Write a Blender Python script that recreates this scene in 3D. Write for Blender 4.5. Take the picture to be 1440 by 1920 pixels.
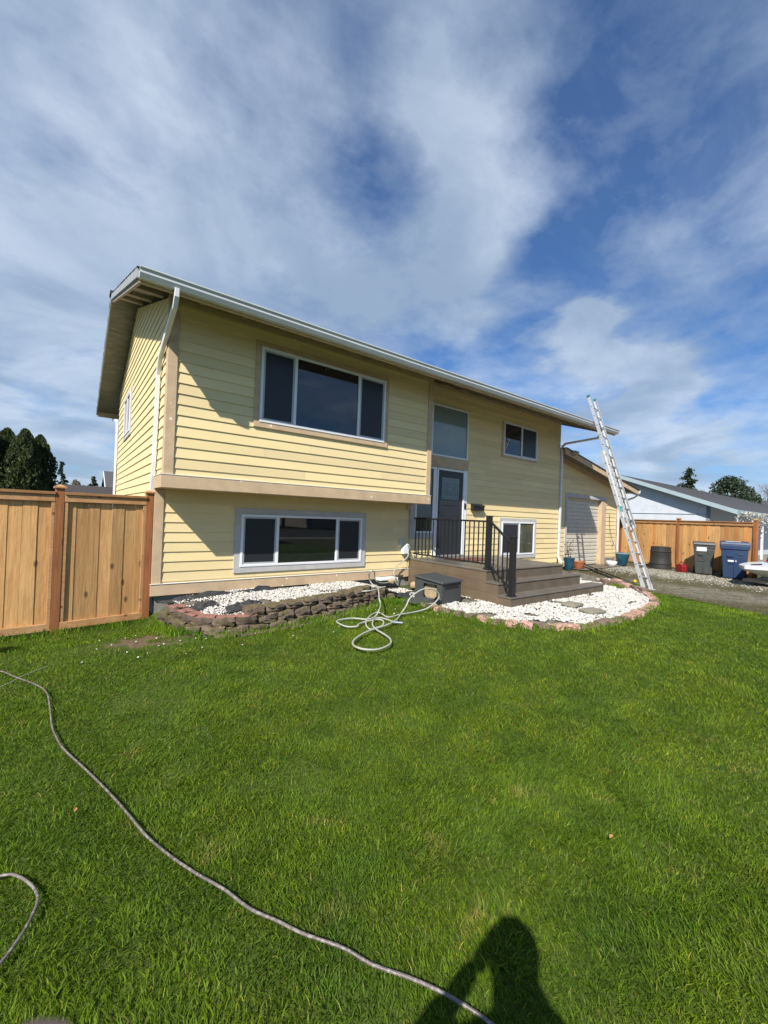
import bpy, bmesh, math, random
import numpy as np
from mathutils import Vector, Matrix, noise
random.seed(7); rng = np.random.default_rng(11)
sc = bpy.context.scene
C = sc.collection
PI = math.pi
for _o in list(bpy.data.objects):
    bpy.data.objects.remove(_o)

# ------------------------------------------------------------------ camera
CAM = Vector((-1.0434, -6.5162, 1.8132))
RT = Vector((0.79517869, -0.60519398, 0.03782997))
UP = Vector((-0.03515288, 0.01627371, 0.99924944))
FW = Vector((0.60535538, 0.79591169, 0.0083338))
cd = bpy.data.cameras.new('camera'); cam = bpy.data.objects.new('camera', cd); C.objects.link(cam)
cd.sensor_fit = 'HORIZONTAL'; cd.sensor_width = 36; cd.lens = 773.83/1440*36
cd.clip_start = 0.02; cd.clip_end = 3000
cam.matrix_world = Matrix(((RT.x, UP.x, -FW.x, CAM.x), (RT.y, UP.y, -FW.y, CAM.y), (RT.z, UP.z, -FW.z, CAM.z), (0, 0, 0, 1)))
cd.dof.use_dof = True; cd.dof.focus_distance = 6.5; cd.dof.aperture_fstop = 14.0
sc.camera = cam

# ------------------------------------------------------------------ sun and sky
SUN = Vector((-0.612, -0.405, 0.680)).normalized()      # towards the sun
sl = bpy.data.lights.new('sun', 'SUN'); sl.energy = 5.0; sl.angle = math.radians(0.5); sl.color = (1.0, 0.94, 0.85)
so = bpy.data.objects.new('sun', sl); C.objects.link(so); so.rotation_euler = SUN.to_track_quat('Z', 'Y').to_euler()
so.location = (-10, -10, 20)
w = bpy.data.worlds.new("World"); sc.world = w; w.use_nodes = True
NT = w.node_tree; NT.nodes.clear()
def N(nt, typ, ins=None, **kw):
    n = nt.nodes.new(typ)
    for k, v in kw.items(): setattr(n, k, v)
    for k, v in (ins or {}).items():
        s = n.inputs[k]
        if isinstance(v, bpy.types.NodeSocket): nt.links.new(v, s)
        else: s.default_value = v
    return n
def M_(nt, op, a, b=None, c=None, clamp=False):
    n = nt.nodes.new('ShaderNodeMath'); n.operation = op; n.use_clamp = clamp
    for i, v in enumerate((a, b, c)):
        if v is None: continue
        if isinstance(v, bpy.types.NodeSocket): nt.links.new(v, n.inputs[i])
        else: n.inputs[i].default_value = v
    return n.outputs[0]
def MIX(nt, f, a, b, bt='MIX'):
    n = nt.nodes.new('ShaderNodeMix'); n.data_type = 'RGBA'; n.blend_type = bt
    for s, v in ((n.inputs[0], f), (n.inputs[6], a), (n.inputs[7], b)):
        if isinstance(v, bpy.types.NodeSocket): nt.links.new(v, s)
        else: s.default_value = v if not isinstance(v, (tuple, list)) else (*v[:3], 1)
    return n.outputs[2]
def RAMP(nt, f, stops):
    n = nt.nodes.new('ShaderNodeValToRGB'); cr = n.color_ramp
    while len(cr.elements) < len(stops): cr.elements.new(0.5)
    for e, (p, c) in zip(cr.elements, stops):
        e.position = p; e.color = (*c, 1) if isinstance(c, (tuple, list)) else (c, c, c, 1)
    nt.links.new(f, n.inputs[0]); return n.outputs[0]

sky = N(NT, 'ShaderNodeTexSky', sky_type='NISHITA', sun_disc=False, sun_elevation=math.asin(SUN.z),
        sun_rotation=math.atan2(SUN.x, SUN.y) % (2*PI), altitude=10, air_density=1.0, dust_density=0.6, ozone_density=2.0)
tc = N(NT, 'ShaderNodeTexCoord'); D = tc.outputs['Generated']
sep = N(NT, 'ShaderNodeSeparateXYZ', {0: D}); zz = M_(NT, 'MAXIMUM', sep.outputs[2], 0.0)
den = M_(NT, 'ADD', zz, 0.16)
px_ = M_(NT, 'DIVIDE', sep.outputs[0], den); py_ = M_(NT, 'DIVIDE', sep.outputs[1], den)
P = N(NT, 'ShaderNodeCombineXYZ', {0: px_, 1: py_, 2: 0.0}).outputs[0]
n1 = N(NT, 'ShaderNodeTexNoise', {'Vector': P, 'Scale': 1.9, 'Detail': 9.0, 'Roughness': 0.60, 'Distortion': 0.25}).outputs[0]
map2 = N(NT, 'ShaderNodeMapping', {'Vector': P, 'Rotation': (0, 0, 0.9), 'Scale': (0.55, 2.1, 1)}).outputs[0]
n2 = N(NT, 'ShaderNodeTexNoise', {'Vector': map2, 'Scale': 1.7, 'Detail': 6.0, 'Roughness': 0.6, 'Distortion': 0.6}).outputs[0]
nw = N(NT, 'ShaderNodeTexNoise', {'Vector': P, 'Scale': 2.2, 'Detail': 8.0}).outputs['Color']
wv = N(NT, 'ShaderNodeVectorMath', {0: nw, 1: (0.5, 0.5, 0.5)}, operation='SUBTRACT').outputs[0]
wv = N(NT, 'ShaderNodeVectorMath', {0: wv, 'Scale': 0.38}, operation='SCALE').outputs[0]
Dw = N(NT, 'ShaderNodeVectorMath', {0: D, 1: wv}, operation='ADD').outputs[0]
Dw = N(NT, 'ShaderNodeVectorMath', {0: Dw}, operation='NORMALIZE').outputs[0]
# broad cloud banks and clear gaps: (azimuth deg clockwise from +y, elevation deg, radius deg, amount)
BANKS = [(-4.8, 39.1, 24, 0.34), (8.9, 36.7, 20, 0.2), (-4.2, 26.0, 20, 0.25), (15.6, 48.0, 12, 0.25), (8.0, 20.5, 18, 0.34), (-3.7, 13.3, 16, 0.38), (23.2, 47.1, 9, 0.15), (42.9, 49.8, 9, 0.6), (46.8, 46.9, 9, 0.5), (39.5, 45.7, 7, 0.45), (34.8, 48.8, 6, 0.3), (39.7, 43.5, 6, 0.3), (50.8, 40.5, 9, 0.42), (47.4, 37.2, 8, 0.4), (41.8, 32.9, 12, 0.5), (49.1, 32.1, 8, 0.3), (22.8, 31.1, 14, 0.34), (31.4, 33.6, 10, 0.35), (14.9, 28.6, 12, 0.2), (52.1, 27.5, 8, 0.25), (33.3, 39.5, 5, -0.2), (32.5, 49.6, 5, -0.2), (63.4, 47.2, 12, -0.25), (77.4, 42.9, 12, -0.05), (58.6, 31.6, 7, -0.35), (74.1, 35.7, 14, 0.15), (77.9, 26.8, 10, 0.05), (77.8, 16.6, 9, -0.45), (71.1, 20.5, 8, -0.15), (60.1, 26.6, 7, -0.35), (49.5, 24.1, 5, -0.35), (56.4, 21.8, 6, -0.2), (63.3, 22.8, 5, 0.75), (68.1, 17.0, 7, 0.6), (61.7, 18.3, 6, 0.3), (68.9, 6.6, 12, 0.32), (78.4, 9.0, 10, 0.3), (-3.5, 8.4, 8, 0.3), (-0.2, 3.8, 8, 0.18), (74.9, 23.8, 8, 0.15), (70.4, 10.2, 6, 0.4), (73.8, 12.2, 6, 0.2), (180, 40, 40, -0.1), (217, 30, 30, 0.2), (34.0, 39.5, 5, -0.12), (62.7, 23.5, 4, 0.5), (65.0, 23.7, 4, 0.4), (67.5, 17.6, 5, 0.4), (70.2, 16.4, 4, 0.3), (4.6, 34.1, 9, -0.08), (27.9, 42.9, 13, -0.2), (22.0, 44.4, 12, -0.14), (32.5, 39.4, 7, -0.14), (32.5, 49.6, 6, -0.12), (54.6, 44.7, 7, -0.12), (66.5, 42.8, 15, -0.34), (60.7, 41.9, 7, 0.12), (69.1, 45.7, 6, 0.14), (58.9, 39.4, 7, 0.14), (73.1, 34.8, 14, 0.08)]
acc = None
for az, el, rad, amt in BANKS:
    a, e = math.radians(az), math.radians(el)
    d = (math.sin(a)*math.cos(e), math.cos(a)*math.cos(e), math.sin(e))
    dot = N(NT, 'ShaderNodeVectorMath', {0: Dw, 1: d}, operation='DOT_PRODUCT').outputs['Value']
    mr = N(NT, 'ShaderNodeMapRange', {0: dot, 1: math.cos(math.radians(rad*1.25)), 2: math.cos(math.radians(rad*0.15)), 3: 0.0, 4: amt}, interpolation_type='SMOOTHSTEP').outputs[0]
    acc = mr if acc is None else M_(NT, 'ADD', acc, mr)
raw = M_(NT, 'ADD', M_(NT, 'MULTIPLY', n1, 3.5), M_(NT, 'MULTIPLY', n2, 1.0))
n4 = N(NT, 'ShaderNodeTexNoise', {'Vector': P, 'Scale': 7.0, 'Detail': 8.0, 'Roughness': 0.62, 'Distortion': 0.5}).outputs[0]
raw = M_(NT, 'ADD', raw, M_(NT, 'MULTIPLY', n4, 0.7))
raw = M_(NT, 'ADD', raw, M_(NT, 'MULTIPLY', acc, 0.95))
dens = N(NT, 'ShaderNodeMapRange', {0: raw, 1: 2.16, 2: 3.60, 3: 0.05, 4: 0.92}).outputs[0]
veil = N(NT, 'ShaderNodeMapRange', {0: n2, 1: 0.42, 2: 0.68, 3: 0.0, 4: 0.26}).outputs[0]
dens = M_(NT, 'MAXIMUM', dens, veil)
n3 = N(NT, 'ShaderNodeTexNoise', {'Vector': P, 'Scale': 1.3, 'Detail': 7.0, 'Roughness': 0.55, 'Distortion': 0.4}).outputs[0]
lum = N(NT, 'ShaderNodeMapRange', {0: n3, 1: 0.36, 2: 0.64, 3: 0.0, 4: 1.0}, interpolation_type='SMOOTHSTEP').outputs[0]
ccol = MIX(NT, lum, (2.9, 3.8, 5.1), (5.2, 6.1, 7.3))
skyc = MIX(NT, 1.0, sky.outputs[0], (0.46, 0.76, 1.10), 'MULTIPLY')
hz = N(NT, 'ShaderNodeMapRange', {0: sep.outputs[2], 1: 0.0, 2: 0.22, 3: 0.45, 4: 0.0}).outputs[0]
skyc = MIX(NT, hz, skyc, (3.6, 4.6, 6.2))
allc = MIX(NT, M_(NT, 'MULTIPLY', dens, 0.93), skyc, ccol)
bg = N(NT, 'ShaderNodeBackground', {'Color': allc, 'Strength': 0.088})
wo = N(NT, 'ShaderNodeOutputWorld', {0: bg.outputs[0]})
sc.view_settings.view_transform = 'Standard'; sc.view_settings.look = 'None'
sc.view_settings.exposure = 0.48; sc.view_settings.gamma = 1.0

# ------------------------------------------------------------------ materials
MATS = {}
def mat(name, col, rough=0.8, var=0.0, vscale=3.0, col2=None, bump=0.0, bscale=40.0, metal=0.0, spec=0.5, stretch=(1, 1, 1), tint=False, detail=5.0, coat=0.0, extra=None):
    if name in MATS: return MATS[name]
    m = bpy.data.materials.new(name); m.use_nodes = True; nt = m.node_tree
    b = nt.nodes['Principled BSDF']
    b.inputs['Roughness'].default_value = rough; b.inputs['Metallic'].default_value = metal
    b.inputs['Specular IOR Level'].default_value = spec; b.inputs['Coat Weight'].default_value = coat
    geo = N(nt, 'ShaderNodeTexCoord').outputs['Object']
    mp = N(nt, 'ShaderNodeMapping', {'Vector': geo, 'Scale': stretch}).outputs[0]
    c = None
    if col2 is None: col2 = tuple(x*(1-var) for x in col)
    nz = N(nt, 'ShaderNodeTexNoise', {'Vector': mp, 'Scale': vscale, 'Detail': detail, 'Roughness': 0.6}).outputs[0]
    f = RAMP(nt, nz, [(0.32, 0.0), (0.68, 1.0)])
    c = MIX(nt, f, col, col2)
    if extra: c = extra(nt, mp, c)
    if tint:
        at = N(nt, 'ShaderNodeAttribute', attribute_name='tint').outputs['Color']
        c = MIX(nt, 1.0, c, at, 'MULTIPLY')
    nt.links.new(c, b.inputs['Base Color'])
    if bump:
        bz = N(nt, 'ShaderNodeTexNoise', {'Vector': mp, 'Scale': bscale, 'Detail': 4.0}).outputs[0]
        bn = N(nt, 'ShaderNodeBump', {'Strength': bump, 'Distance': 0.01, 'Height': bz})
        nt.links.new(bn.outputs[0], b.inputs['Normal'])
    MATS[name] = m; return m
def wood_extra(dark, scale=(3, 3, 0.35), amt=0.5):
    def f(nt, mp, c):
        m2 = N(nt, 'ShaderNodeMapping', {'Vector': mp, 'Scale': scale}).outputs[0]
        g = N(nt, 'ShaderNodeTexNoise', {'Vector': m2, 'Scale': 14.0, 'Detail': 6.0, 'Roughness': 0.65, 'Distortion': 0.8}).outputs[0]
        g = RAMP(nt, g, [(0.40, 0.0), (0.62, 1.0)])
        c = MIX(nt, M_(nt, 'MULTIPLY', g, amt), c, dark)
        sp_ = N(nt, 'ShaderNodeSeparateXYZ', {0: mp}); v2 = N(nt, 'ShaderNodeCombineXYZ', {0: sp_.outputs[0], 1: M_(nt, 'MULTIPLY', sp_.outputs[2], 1.2), 2: 0.0}).outputs[0]
        v = N(nt, 'ShaderNodeTexVoronoi', {'Vector': v2, 'Scale': 2.6, 'Randomness': 1.0}, voronoi_dimensions='2D').outputs['Distance']
        k = RAMP(nt, v, [(0.035, 0.85), (0.075, 0.0)])
        return MIX(nt, k, c, tuple(x*0.35 for x in dark))
    return f
def specks(col, scale, lo, hi):
    def f(nt, mp, c):
        g = N(nt, 'ShaderNodeTexNoise', {'Vector': mp, 'Scale': scale, 'Detail': 6.0, 'Roughness': 0.7}).outputs[0]
        return MIX(nt, RAMP(nt, g, [(lo, 0.0), (hi, 1.0)]), c, col)
    return f
def tandots(nt, mp, c):
    c = specks((0.66, 0.55, 0.40), 14, 0.62, 0.74)(nt, mp, c)
    c = specks((0.40, 0.28, 0.18), 5, 0.60, 0.80)(nt, mp, c)
    v = N(nt, 'ShaderNodeTexVoronoi', {'Vector': mp, 'Scale': 4.2}).outputs['Distance']
    return MIX(nt, RAMP(nt, v, [(0.055, 1.0), (0.085, 0.0)]), c, (0.85, 0.80, 0.70))
yellow = mat('yellow_siding', (0.78, 0.64, 0.34), 0.72, col2=(0.73, 0.595, 0.325), vscale=1.3, bump=0.25, bscale=70, stretch=(1, 1, 4), tint=True,
             extra=specks((0.60, 0.47, 0.24), 9.0, 0.66, 0.76))
tan = mat('tan_trim', (0.58, 0.43, 0.27), 0.85, col2=(0.47, 0.345, 0.215), vscale=5, bump=0.5, bscale=60, extra=tandots)
tan_grey = mat('grey_primed_trim', (0.50, 0.49, 0.47), 0.8, col2=(0.43, 0.42, 0.405), vscale=6, bump=0.2, extra=specks((0.55, 0.54, 0.52), 12, 0.66, 0.74))
weather = mat('weathered_board', (0.36, 0.30, 0.26), 0.9, col2=(0.46, 0.41, 0.37), vscale=16, bump=0.6, bscale=40, stretch=(1, 1, 1))
white = mat('white_vinyl', (0.78, 0.79, 0.80), 0.4, var=0.04)
whitem = mat('white_painted_metal', (0.72, 0.73, 0.73), 0.38, var=0.08, vscale=6)
gutterm = mat('gutter_enamel', (0.58, 0.60, 0.59), 0.30, var=0.1, vscale=4, spec=0.6)
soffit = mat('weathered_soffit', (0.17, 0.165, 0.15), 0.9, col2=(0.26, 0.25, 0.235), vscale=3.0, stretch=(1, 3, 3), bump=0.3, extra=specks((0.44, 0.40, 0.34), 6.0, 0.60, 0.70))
shingle = mat('roof_shingle', (0.055, 0.055, 0.06), 0.95, col2=(0.10, 0.10, 0.105), vscale=14, bump=0.8, bscale=60, detail=8)
shingle_b = mat('brown_shingle', (0.035, 0.03, 0.028), 0.95, col2=(0.06, 0.05, 0.045), vscale=14, bump=0.8, bscale=60)
concrete = mat('concrete', (0.27, 0.265, 0.24), 0.92, col2=(0.17, 0.165, 0.15), vscale=4, bump=0.6, bscale=25, detail=9)
glass = mat('dark_window_glass', (0.012, 0.014, 0.016), 0.02, spec=1.0)
MATS['dark_window_glass'].node_tree.nodes['Principled BSDF'].inputs['IOR'].default_value = 1.52
screenm = mat('insect_screen', (0.022, 0.024, 0.027), 0.35, spec=0.4)
blindm = mat('frosted_blind_glass', (0.16, 0.225, 0.22), 0.06, col2=(0.20, 0.26, 0.25), vscale=0.8, spec=0.9)
curtreflm = mat('curtain_and_reflection_pane', (0.05, 0.055, 0.035), 0.03, col2=(0.11, 0.11, 0.07), vscale=2.2, spec=0.9, stretch=(2, 2, .6))  # pale curtain and greenish garden reflection, both put into the pane colour
doorm = mat('charcoal_door_paint', (0.022, 0.027, 0.032), 0.42, var=0.1)
leadm = mat('lead_came', (0.30, 0.42, 0.42), 0.4, metal=0.2)
blackm = mat('black_powder_coat', (0.012, 0.012, 0.013), 0.45)
deckm = mat('brown_deck_stain', (0.155, 0.115, 0.072), 0.7, col2=(0.12, 0.088, 0.055), vscale=4, bump=0.25, bscale=30, tint=True)
treadm = mat('worn_tread_paint', (0.155, 0.135, 0.11), 0.42, col2=(0.115, 0.10, 0.08), vscale=4, bump=0.3, bscale=25, spec=0.6)
garm = mat('garage_door_enamel', (0.60, 0.56, 0.46), 0.55, col2=(0.52, 0.48, 0.40), vscale=3)
cedar = mat('cedar_board', (0.70, 0.43, 0.18), 0.78, col2=(0.62, 0.34, 0.125), vscale=2.2, bump=0.3, bscale=30, stretch=(1, 1, 0.4), tint=True,
            extra=wood_extra((0.33, 0.145, 0.045)))
cedar_t = mat('cedar_trim', (0.55, 0.33, 0.16), 0.8, col2=(0.43, 0.22, 0.09), vscale=4, bump=0.3, bscale=30, tint=True, extra=wood_extra((0.30, 0.14, 0.05), (0.4, 0.4, 3)))
cedar_p = mat('red_cedar_post', (0.38, 0.155, 0.05), 0.75, col2=(0.27, 0.095, 0.03), vscale=3, bump=0.3, bscale=30, stretch=(1, 1, 0.3), tint=True, extra=wood_extra((0.16, 0.05, 0.018)))
alu = mat('ladder_aluminium', (0.56, 0.57, 0.58), 0.42, metal=0.35, var=0.15, vscale=14, spec=0.6)
greenp = mat('green_plastic', (0.01, 0.18, 0.11), 0.5)
hosem = mat('pale_hose_rubber', (0.44, 0.44, 0.38), 0.5, col2=(0.30, 0.31, 0.27), vscale=5)
def hose_glints(nt, mp, c):  # pale specks put the hose's highlight into its colour
    wv_ = N(nt, 'ShaderNodeTexNoise', {'Vector': mp, 'Scale': 70.0, 'Detail': 2.0}).outputs[0]
    return MIX(nt, RAMP(nt, wv_, [(0.52, 0.0), (0.62, 0.8)]), c, (0.27, 0.25, 0.225))
lhosem = mat('grimy_pressure_hose', (0.17, 0.145, 0.13), 0.45, col2=(0.09, 0.07, 0.06), vscale=8, extra=hose_glints)
boxm = mat('slate_plastic', (0.058, 0.064, 0.064), 0.55, var=0.15, vscale=4, bump=0.15, bscale=60)
inner = mat('shade_black', (0.012, 0.012, 0.012), 0.9)  # near-black colour standing for shade in the handle hole and under the deck
blueb = mat('navy_bin_plastic', (0.012, 0.033, 0.090), 0.5, col2=(0.02, 0.045, 0.10), vscale=5)
greyb = mat('charcoal_bin_plastic', (0.04, 0.045, 0.045), 0.5, col2=(0.06, 0.065, 0.06), vscale=5)
barrelm = mat('black_compost_plastic', (0.030, 0.030, 0.028), 0.6, var=0.2)
redm = mat('red_plastic', (0.24, 0.012, 0.015), 0.45, var=0.2)
label_w = mat('white_sticker', (0.72, 0.74, 0.74), 0.5)
terra = mat('terracotta', (0.42, 0.14, 0.06), 0.8, var=0.25)
bluepot = mat('blue_glaze', (0.018, 0.085, 0.13), 0.2, col2=(0.012, 0.05, 0.085), vscale=6, spec=0.7)
palepot = mat('worn_rim_glaze', (0.25, 0.38, 0.40), 0.4, var=0.3)
soil = mat('potting_soil', (0.04, 0.03, 0.02), 0.95, var=0.4, vscale=20)
fabric = mat('black_landscape_fabric', (0.035, 0.037, 0.04), 0.6, var=0.3, vscale=12, bump=0.4)
def moss(nt, mp, c):
    gn = N(nt, 'ShaderNodeNewGeometry').outputs['Position']
    rd = N(nt, 'ShaderNodeObjectInfo').outputs['Random']; c = MIX(nt, 1.0, c, RAMP(nt, rd, [(0.0, 0.55), (1.0, 1.5)]), 'MULTIPLY')
    nzz = N(nt, 'ShaderNodeSeparateXYZ', {0: N(nt, 'ShaderNodeTexCoord').outputs['Normal']}).outputs[2]
    tn = N(nt, 'ShaderNodeTexNoise', {'Vector': gn, 'Scale': 16.0, 'Detail': 5.0}).outputs[0]
    c = MIX(nt, M_(nt, 'MULTIPLY', RAMP(nt, nzz, [(0.6, 0.0), (0.9, 1.0)]), RAMP(nt, tn, [(0.36, 0.0), (0.5, 1.0)])), c, (0.13, 0.10, 0.045))
    g = N(nt, 'ShaderNodeTexNoise', {'Vector': gn, 'Scale': 9.0, 'Detail': 6.0, 'Roughness': 0.7}).outputs[0]
    c = MIX(nt, RAMP(nt, g, [(0.46, 0.0), (0.62, 0.9)]), c, (0.085, 0.075, 0.022))
    g2 = N(nt, 'ShaderNodeTexNoise', {'Vector': gn, 'Scale': 22.0, 'Detail': 6.0}).outputs[0]
    return MIX(nt, RAMP(nt, g2, [(0.68, 0.0), (0.72, 1.0)]), c, (0.42, 0.40, 0.34))
mossb = mat('mossy_wall_block', (0.17, 0.115, 0.095), 0.95, col2=(0.08, 0.06, 0.05), vscale=9, bump=1.0, bscale=35, extra=moss)
def redtop(nt, mp, c):
    nn = N(nt, 'ShaderNodeSeparateXYZ', {0: N(nt, 'ShaderNodeTexCoord').outputs['Normal']}).outputs[2]
    return MIX(nt, RAMP(nt, nn, [(0.75, 0.0), (0.9, 1.0)]), moss(nt, mp, c), (0.27, 0.125, 0.095))
redt = mat('red_topped_wall_block', (0.15, 0.095, 0.075), 0.95, col2=(0.08, 0.06, 0.05), vscale=9, bump=1.0, bscale=35, extra=redtop)
redb = mat('red_wall_block', (0.27, 0.105, 0.075), 0.95, col2=(0.15, 0.075, 0.055), vscale=7, bump=0.9, bscale=35)
pinkb = mat('pink_edging_block', (0.52, 0.31, 0.25), 0.95, col2=(0.36, 0.21, 0.17), vscale=9, bump=0.9, bscale=35, tint=True)
brownb = mat('brown_edging_block', (0.22, 0.15, 0.115), 0.95, col2=(0.13, 0.095, 0.075), vscale=9, bump=0.9, bscale=35)
paver = mat('concrete_paver', (0.27, 0.245, 0.185), 0.95, col2=(0.19, 0.175, 0.13), vscale=8, bump=0.6, bscale=40)
stonew = mat('white_marble_chip', (0.74, 0.73, 0.69), 0.8, col2=(0.60, 0.59, 0.55), vscale=30, tint=True)
stoneg = mat('driveway_chip', (0.34, 0.33, 0.28), 0.9, col2=(0.2, 0.2, 0.17), vscale=30, tint=True)
bark = mat('bark', (0.10, 0.075, 0.055), 0.95, var=0.4, vscale=8, bump=0.8)
def leafmat(name, a, b, scale=0.8):
    if name in MATS: return MATS[name]
    m = bpy.data.materials.new(name); m.use_nodes = True; nt = m.node_tree; nt.nodes.clear()
    gp = N(nt, 'ShaderNodeNewGeometry').outputs['Position']
    nz = N(nt, 'ShaderNodeTexNoise', {'Vector': gp, 'Scale': scale, 'Detail': 4.0}).outputs[0]
    c = MIX(nt, RAMP(nt, nz, [(0.35, 0.0), (0.65, 1.0)]), a, b)
    at = N(nt, 'ShaderNodeAttribute', attribute_name='tint').outputs['Color']
    c = MIX(nt, 1.0, c, at, 'MULTIPLY')
    d = N(nt, 'ShaderNodeBsdfPrincipled', {'Base Color': c, 'Roughness': 0.6, 'Specular IOR Level': 0.25})
    t = N(nt, 'ShaderNodeBsdfTranslucent', {'Color': c})
    mx = N(nt, 'ShaderNodeMixShader', {0: 0.25, 1: d.outputs[0], 2: t.outputs[0]})
    N(nt, 'ShaderNodeOutputMaterial', {0: mx.outputs[0]})
    MATS[name] = m; return m

# ------------------------------------------------------------------ mesh helpers
SPLIT = {'rail', 'side_trim', 'fascia_board', 'barge_board', 'fly_rafter', 'frieze_board', 'flashing', 'belly_band', 'skirt_board', 'lookout', 'rung_plug', 'end_cap', 'rung_lock', 'post_cap', 'handrail', 'door_frame', 'downspout_strap', 'foot', 'moulded_ribs', 'gutter'}
class MB:
    def __init__(s): s.v = []; s.f = []; s.t = []; s.ct = (1, 1, 1)
    def add(s, vs, fs):
        o = len(s.v); s.v += [tuple(v) for v in vs]; s.f += [tuple(i+o for i in f) for f in fs]; s.t += [s.ct]*len(fs); return s
    def box(s, x0, x1, y0, y1, z0, z1):
        return s.add([(x0, y0, z0), (x1, y0, z0), (x1, y1, z0), (x0, y1, z0), (x0, y0, z1), (x1, y0, z1), (x1, y1, z1), (x0, y1, z1)],
                     [(0, 3, 2, 1), (4, 5, 6, 7), (0, 1, 5, 4), (1, 2, 6, 5), (2, 3, 7, 6), (3, 0, 4, 7)])
    def hexa(s, p):   # 8 points: bottom 4 ccw, top 4 ccw
        return s.add(p, [(0, 3, 2, 1), (4, 5, 6, 7), (0, 1, 5, 4), (1, 2, 6, 5), (2, 3, 7, 6), (3, 0, 4, 7)])
    def bar(s, a, b, wd, ht, up=(0, 0, 1)):
        a = Vector(a); b = Vector(b); d = (b-a).normalized(); u = Vector(up)
        sd = d.cross(u)
        if sd.length < 1e-4: sd = d.cross(Vector((1, 0, 0)))
        sd.normalize(); u = sd.cross(d).normalized(); sd = sd*wd/2; u = u*ht/2
        return s.hexa([a-sd-u, a+sd-u, b+sd-u, b-sd-u, a-sd+u, a+sd+u, b+sd+u, b-sd+u])
    def prism(s, poly, dirv):       # planar polygon extruded
        n = len(poly); dv = Vector(dirv); p = [Vector(q) for q in poly]
        return s.add(p+[q+dv for q in p], [tuple(range(n))[::-1], tuple(range(n, 2*n))]+[(i, (i+1) % n, n+(i+1) % n, n+i) for i in range(n)])
    def tube(s, path, r, n=8, cap=True):
        P_ = [Vector(p) for p in path]; rr = r if isinstance(r, (list, tuple)) else [r]*len(P_)
        vs = []; prev = None
        for i, p in enumerate(P_):
            t = (P_[min(i+1, len(P_)-1)]-P_[max(i-1, 0)]).normalized()
            if prev is None: prev = t.orthogonal().normalized()
            prev = (prev-t*prev.dot(t))
            prev = prev.normalized() if prev.length > 1e-5 else t.orthogonal().normalized()
            q = t.cross(prev)
            vs += [p+(prev*math.cos(2*PI*k/n)+q*math.sin(2*PI*k/n))*rr[i] for k in range(n)]
        fs = [(i*n+k, i*n+(k+1) % n, (i+1)*n+(k+1) % n, (i+1)*n+k) for i in range(len(P_)-1) for k in range(n)]
        if cap: fs += [tuple(range(n))[::-1], tuple(range((len(P_)-1)*n, len(P_)*n))]
        return s.add(vs, fs)
    def lathe(s, prof, c=(0, 0, 0), n=24):
        vs = [(c[0]+r*math.cos(2*PI*k/n), c[1]+r*math.sin(2*PI*k/n), c[2]+z) for r, z in prof for k in range(n)]
        fs = [(i*n+k, i*n+(k+1) % n, (i+1)*n+(k+1) % n, (i+1)*n+k) for i in range(len(prof)-1) for k in range(n)]
        fs += [tuple(range(n))[::-1], tuple(range((len(prof)-1)*n, len(prof)*n))]
        return s.add(vs, fs)
    def build(s, name, m, parent=None, smooth=False, bevel=0.0, label=None, loc=None, rotz=0.0):
        if name in SPLIT and parent is not None:
            par = list(range(len(s.v)))
            def fd(i):
                while par[i] != i: par[i] = par[par[i]]; i = par[i]
                return i
            for f in s.f:
                r0 = fd(f[0])
                for i in f[1:]: par[fd(i)] = r0
            comp = {}
            for f, t in zip(s.f, s.t): comp.setdefault(fd(f[0]), []).append((f, t))
            if len(comp) > 1:
                out = None
                for fl_ in comp.values():
                    ids = sorted({i for f, _ in fl_ for i in f}); mp_ = {i: k for k, i in enumerate(ids)}
                    b = MB(); b.v = [s.v[i] for i in ids]; b.f = [tuple(mp_[i] for i in f) for f, _ in fl_]; b.t = [t for _, t in fl_]
                    out = b._build(name, m, parent, smooth, bevel, label, loc, rotz)
                return out
        return s._build(name, m, parent, smooth, bevel, label, loc, rotz)
    def _build(s, name, m, parent=None, smooth=False, bevel=0.0, label=None, loc=None, rotz=0.0):
        me = bpy.data.meshes.new(name); me.from_pydata([tuple(v) for v in s.v], [], s.f); me.materials.append(m)
        if any(t != (1, 1, 1) for t in s.t) or 'tint' in m.get('k', '') or m.name in ('yellow_siding', 'cedar_board', 'cedar_trim', 'red_cedar_post', 'brown_deck_stain', 'pink_edging_block'):
            a = me.color_attributes.new('tint', 'FLOAT_COLOR', 'CORNER')
            buf = []
            for f, t in zip(s.f, s.t): buf += [t[0], t[1], t[2], 1.0]*len(f)
            a.data.foreach_set('color', buf)
        bm = bmesh.new(); bm.from_mesh(me); bmesh.ops.recalc_face_normals(bm, faces=bm.faces); bm.to_mesh(me); bm.free()
        if smooth:
            me.polygons.foreach_set('use_smooth', [True]*len(me.polygons)); me.set_sharp_from_angle(angle=math.radians(40))
        o = bpy.data.objects.new(name, me); C.objects.link(o)
        if parent is not None: o.parent = parent
        if bevel:
            b = o.modifiers.new('bevel', 'BEVEL'); b.width = bevel; b.segments = 2; b.limit_method = 'ANGLE'; b.angle_limit = math.radians(40)
        if label: o['label'] = label
        if loc is not None: o.location = loc
        if rotz: o.rotation_euler[2] = rotz
        return o
def thing(name, label, cat, loc=(0, 0, 0), rotz=0.0, group=None, kind=None):
    o = bpy.data.objects.new(name, None); C.objects.link(o); o.location = loc; o.rotation_euler[2] = rotz
    o.empty_display_size = 0.2
    return tag(o, label, cat, group, kind)
def tag(o, label=None, cat=None, group=None, kind=None):
    if label: o['label'] = label
    if cat: o['category'] = cat
    if group: o['group'] = group
    if kind: o['kind'] = kind
    return o
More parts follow.
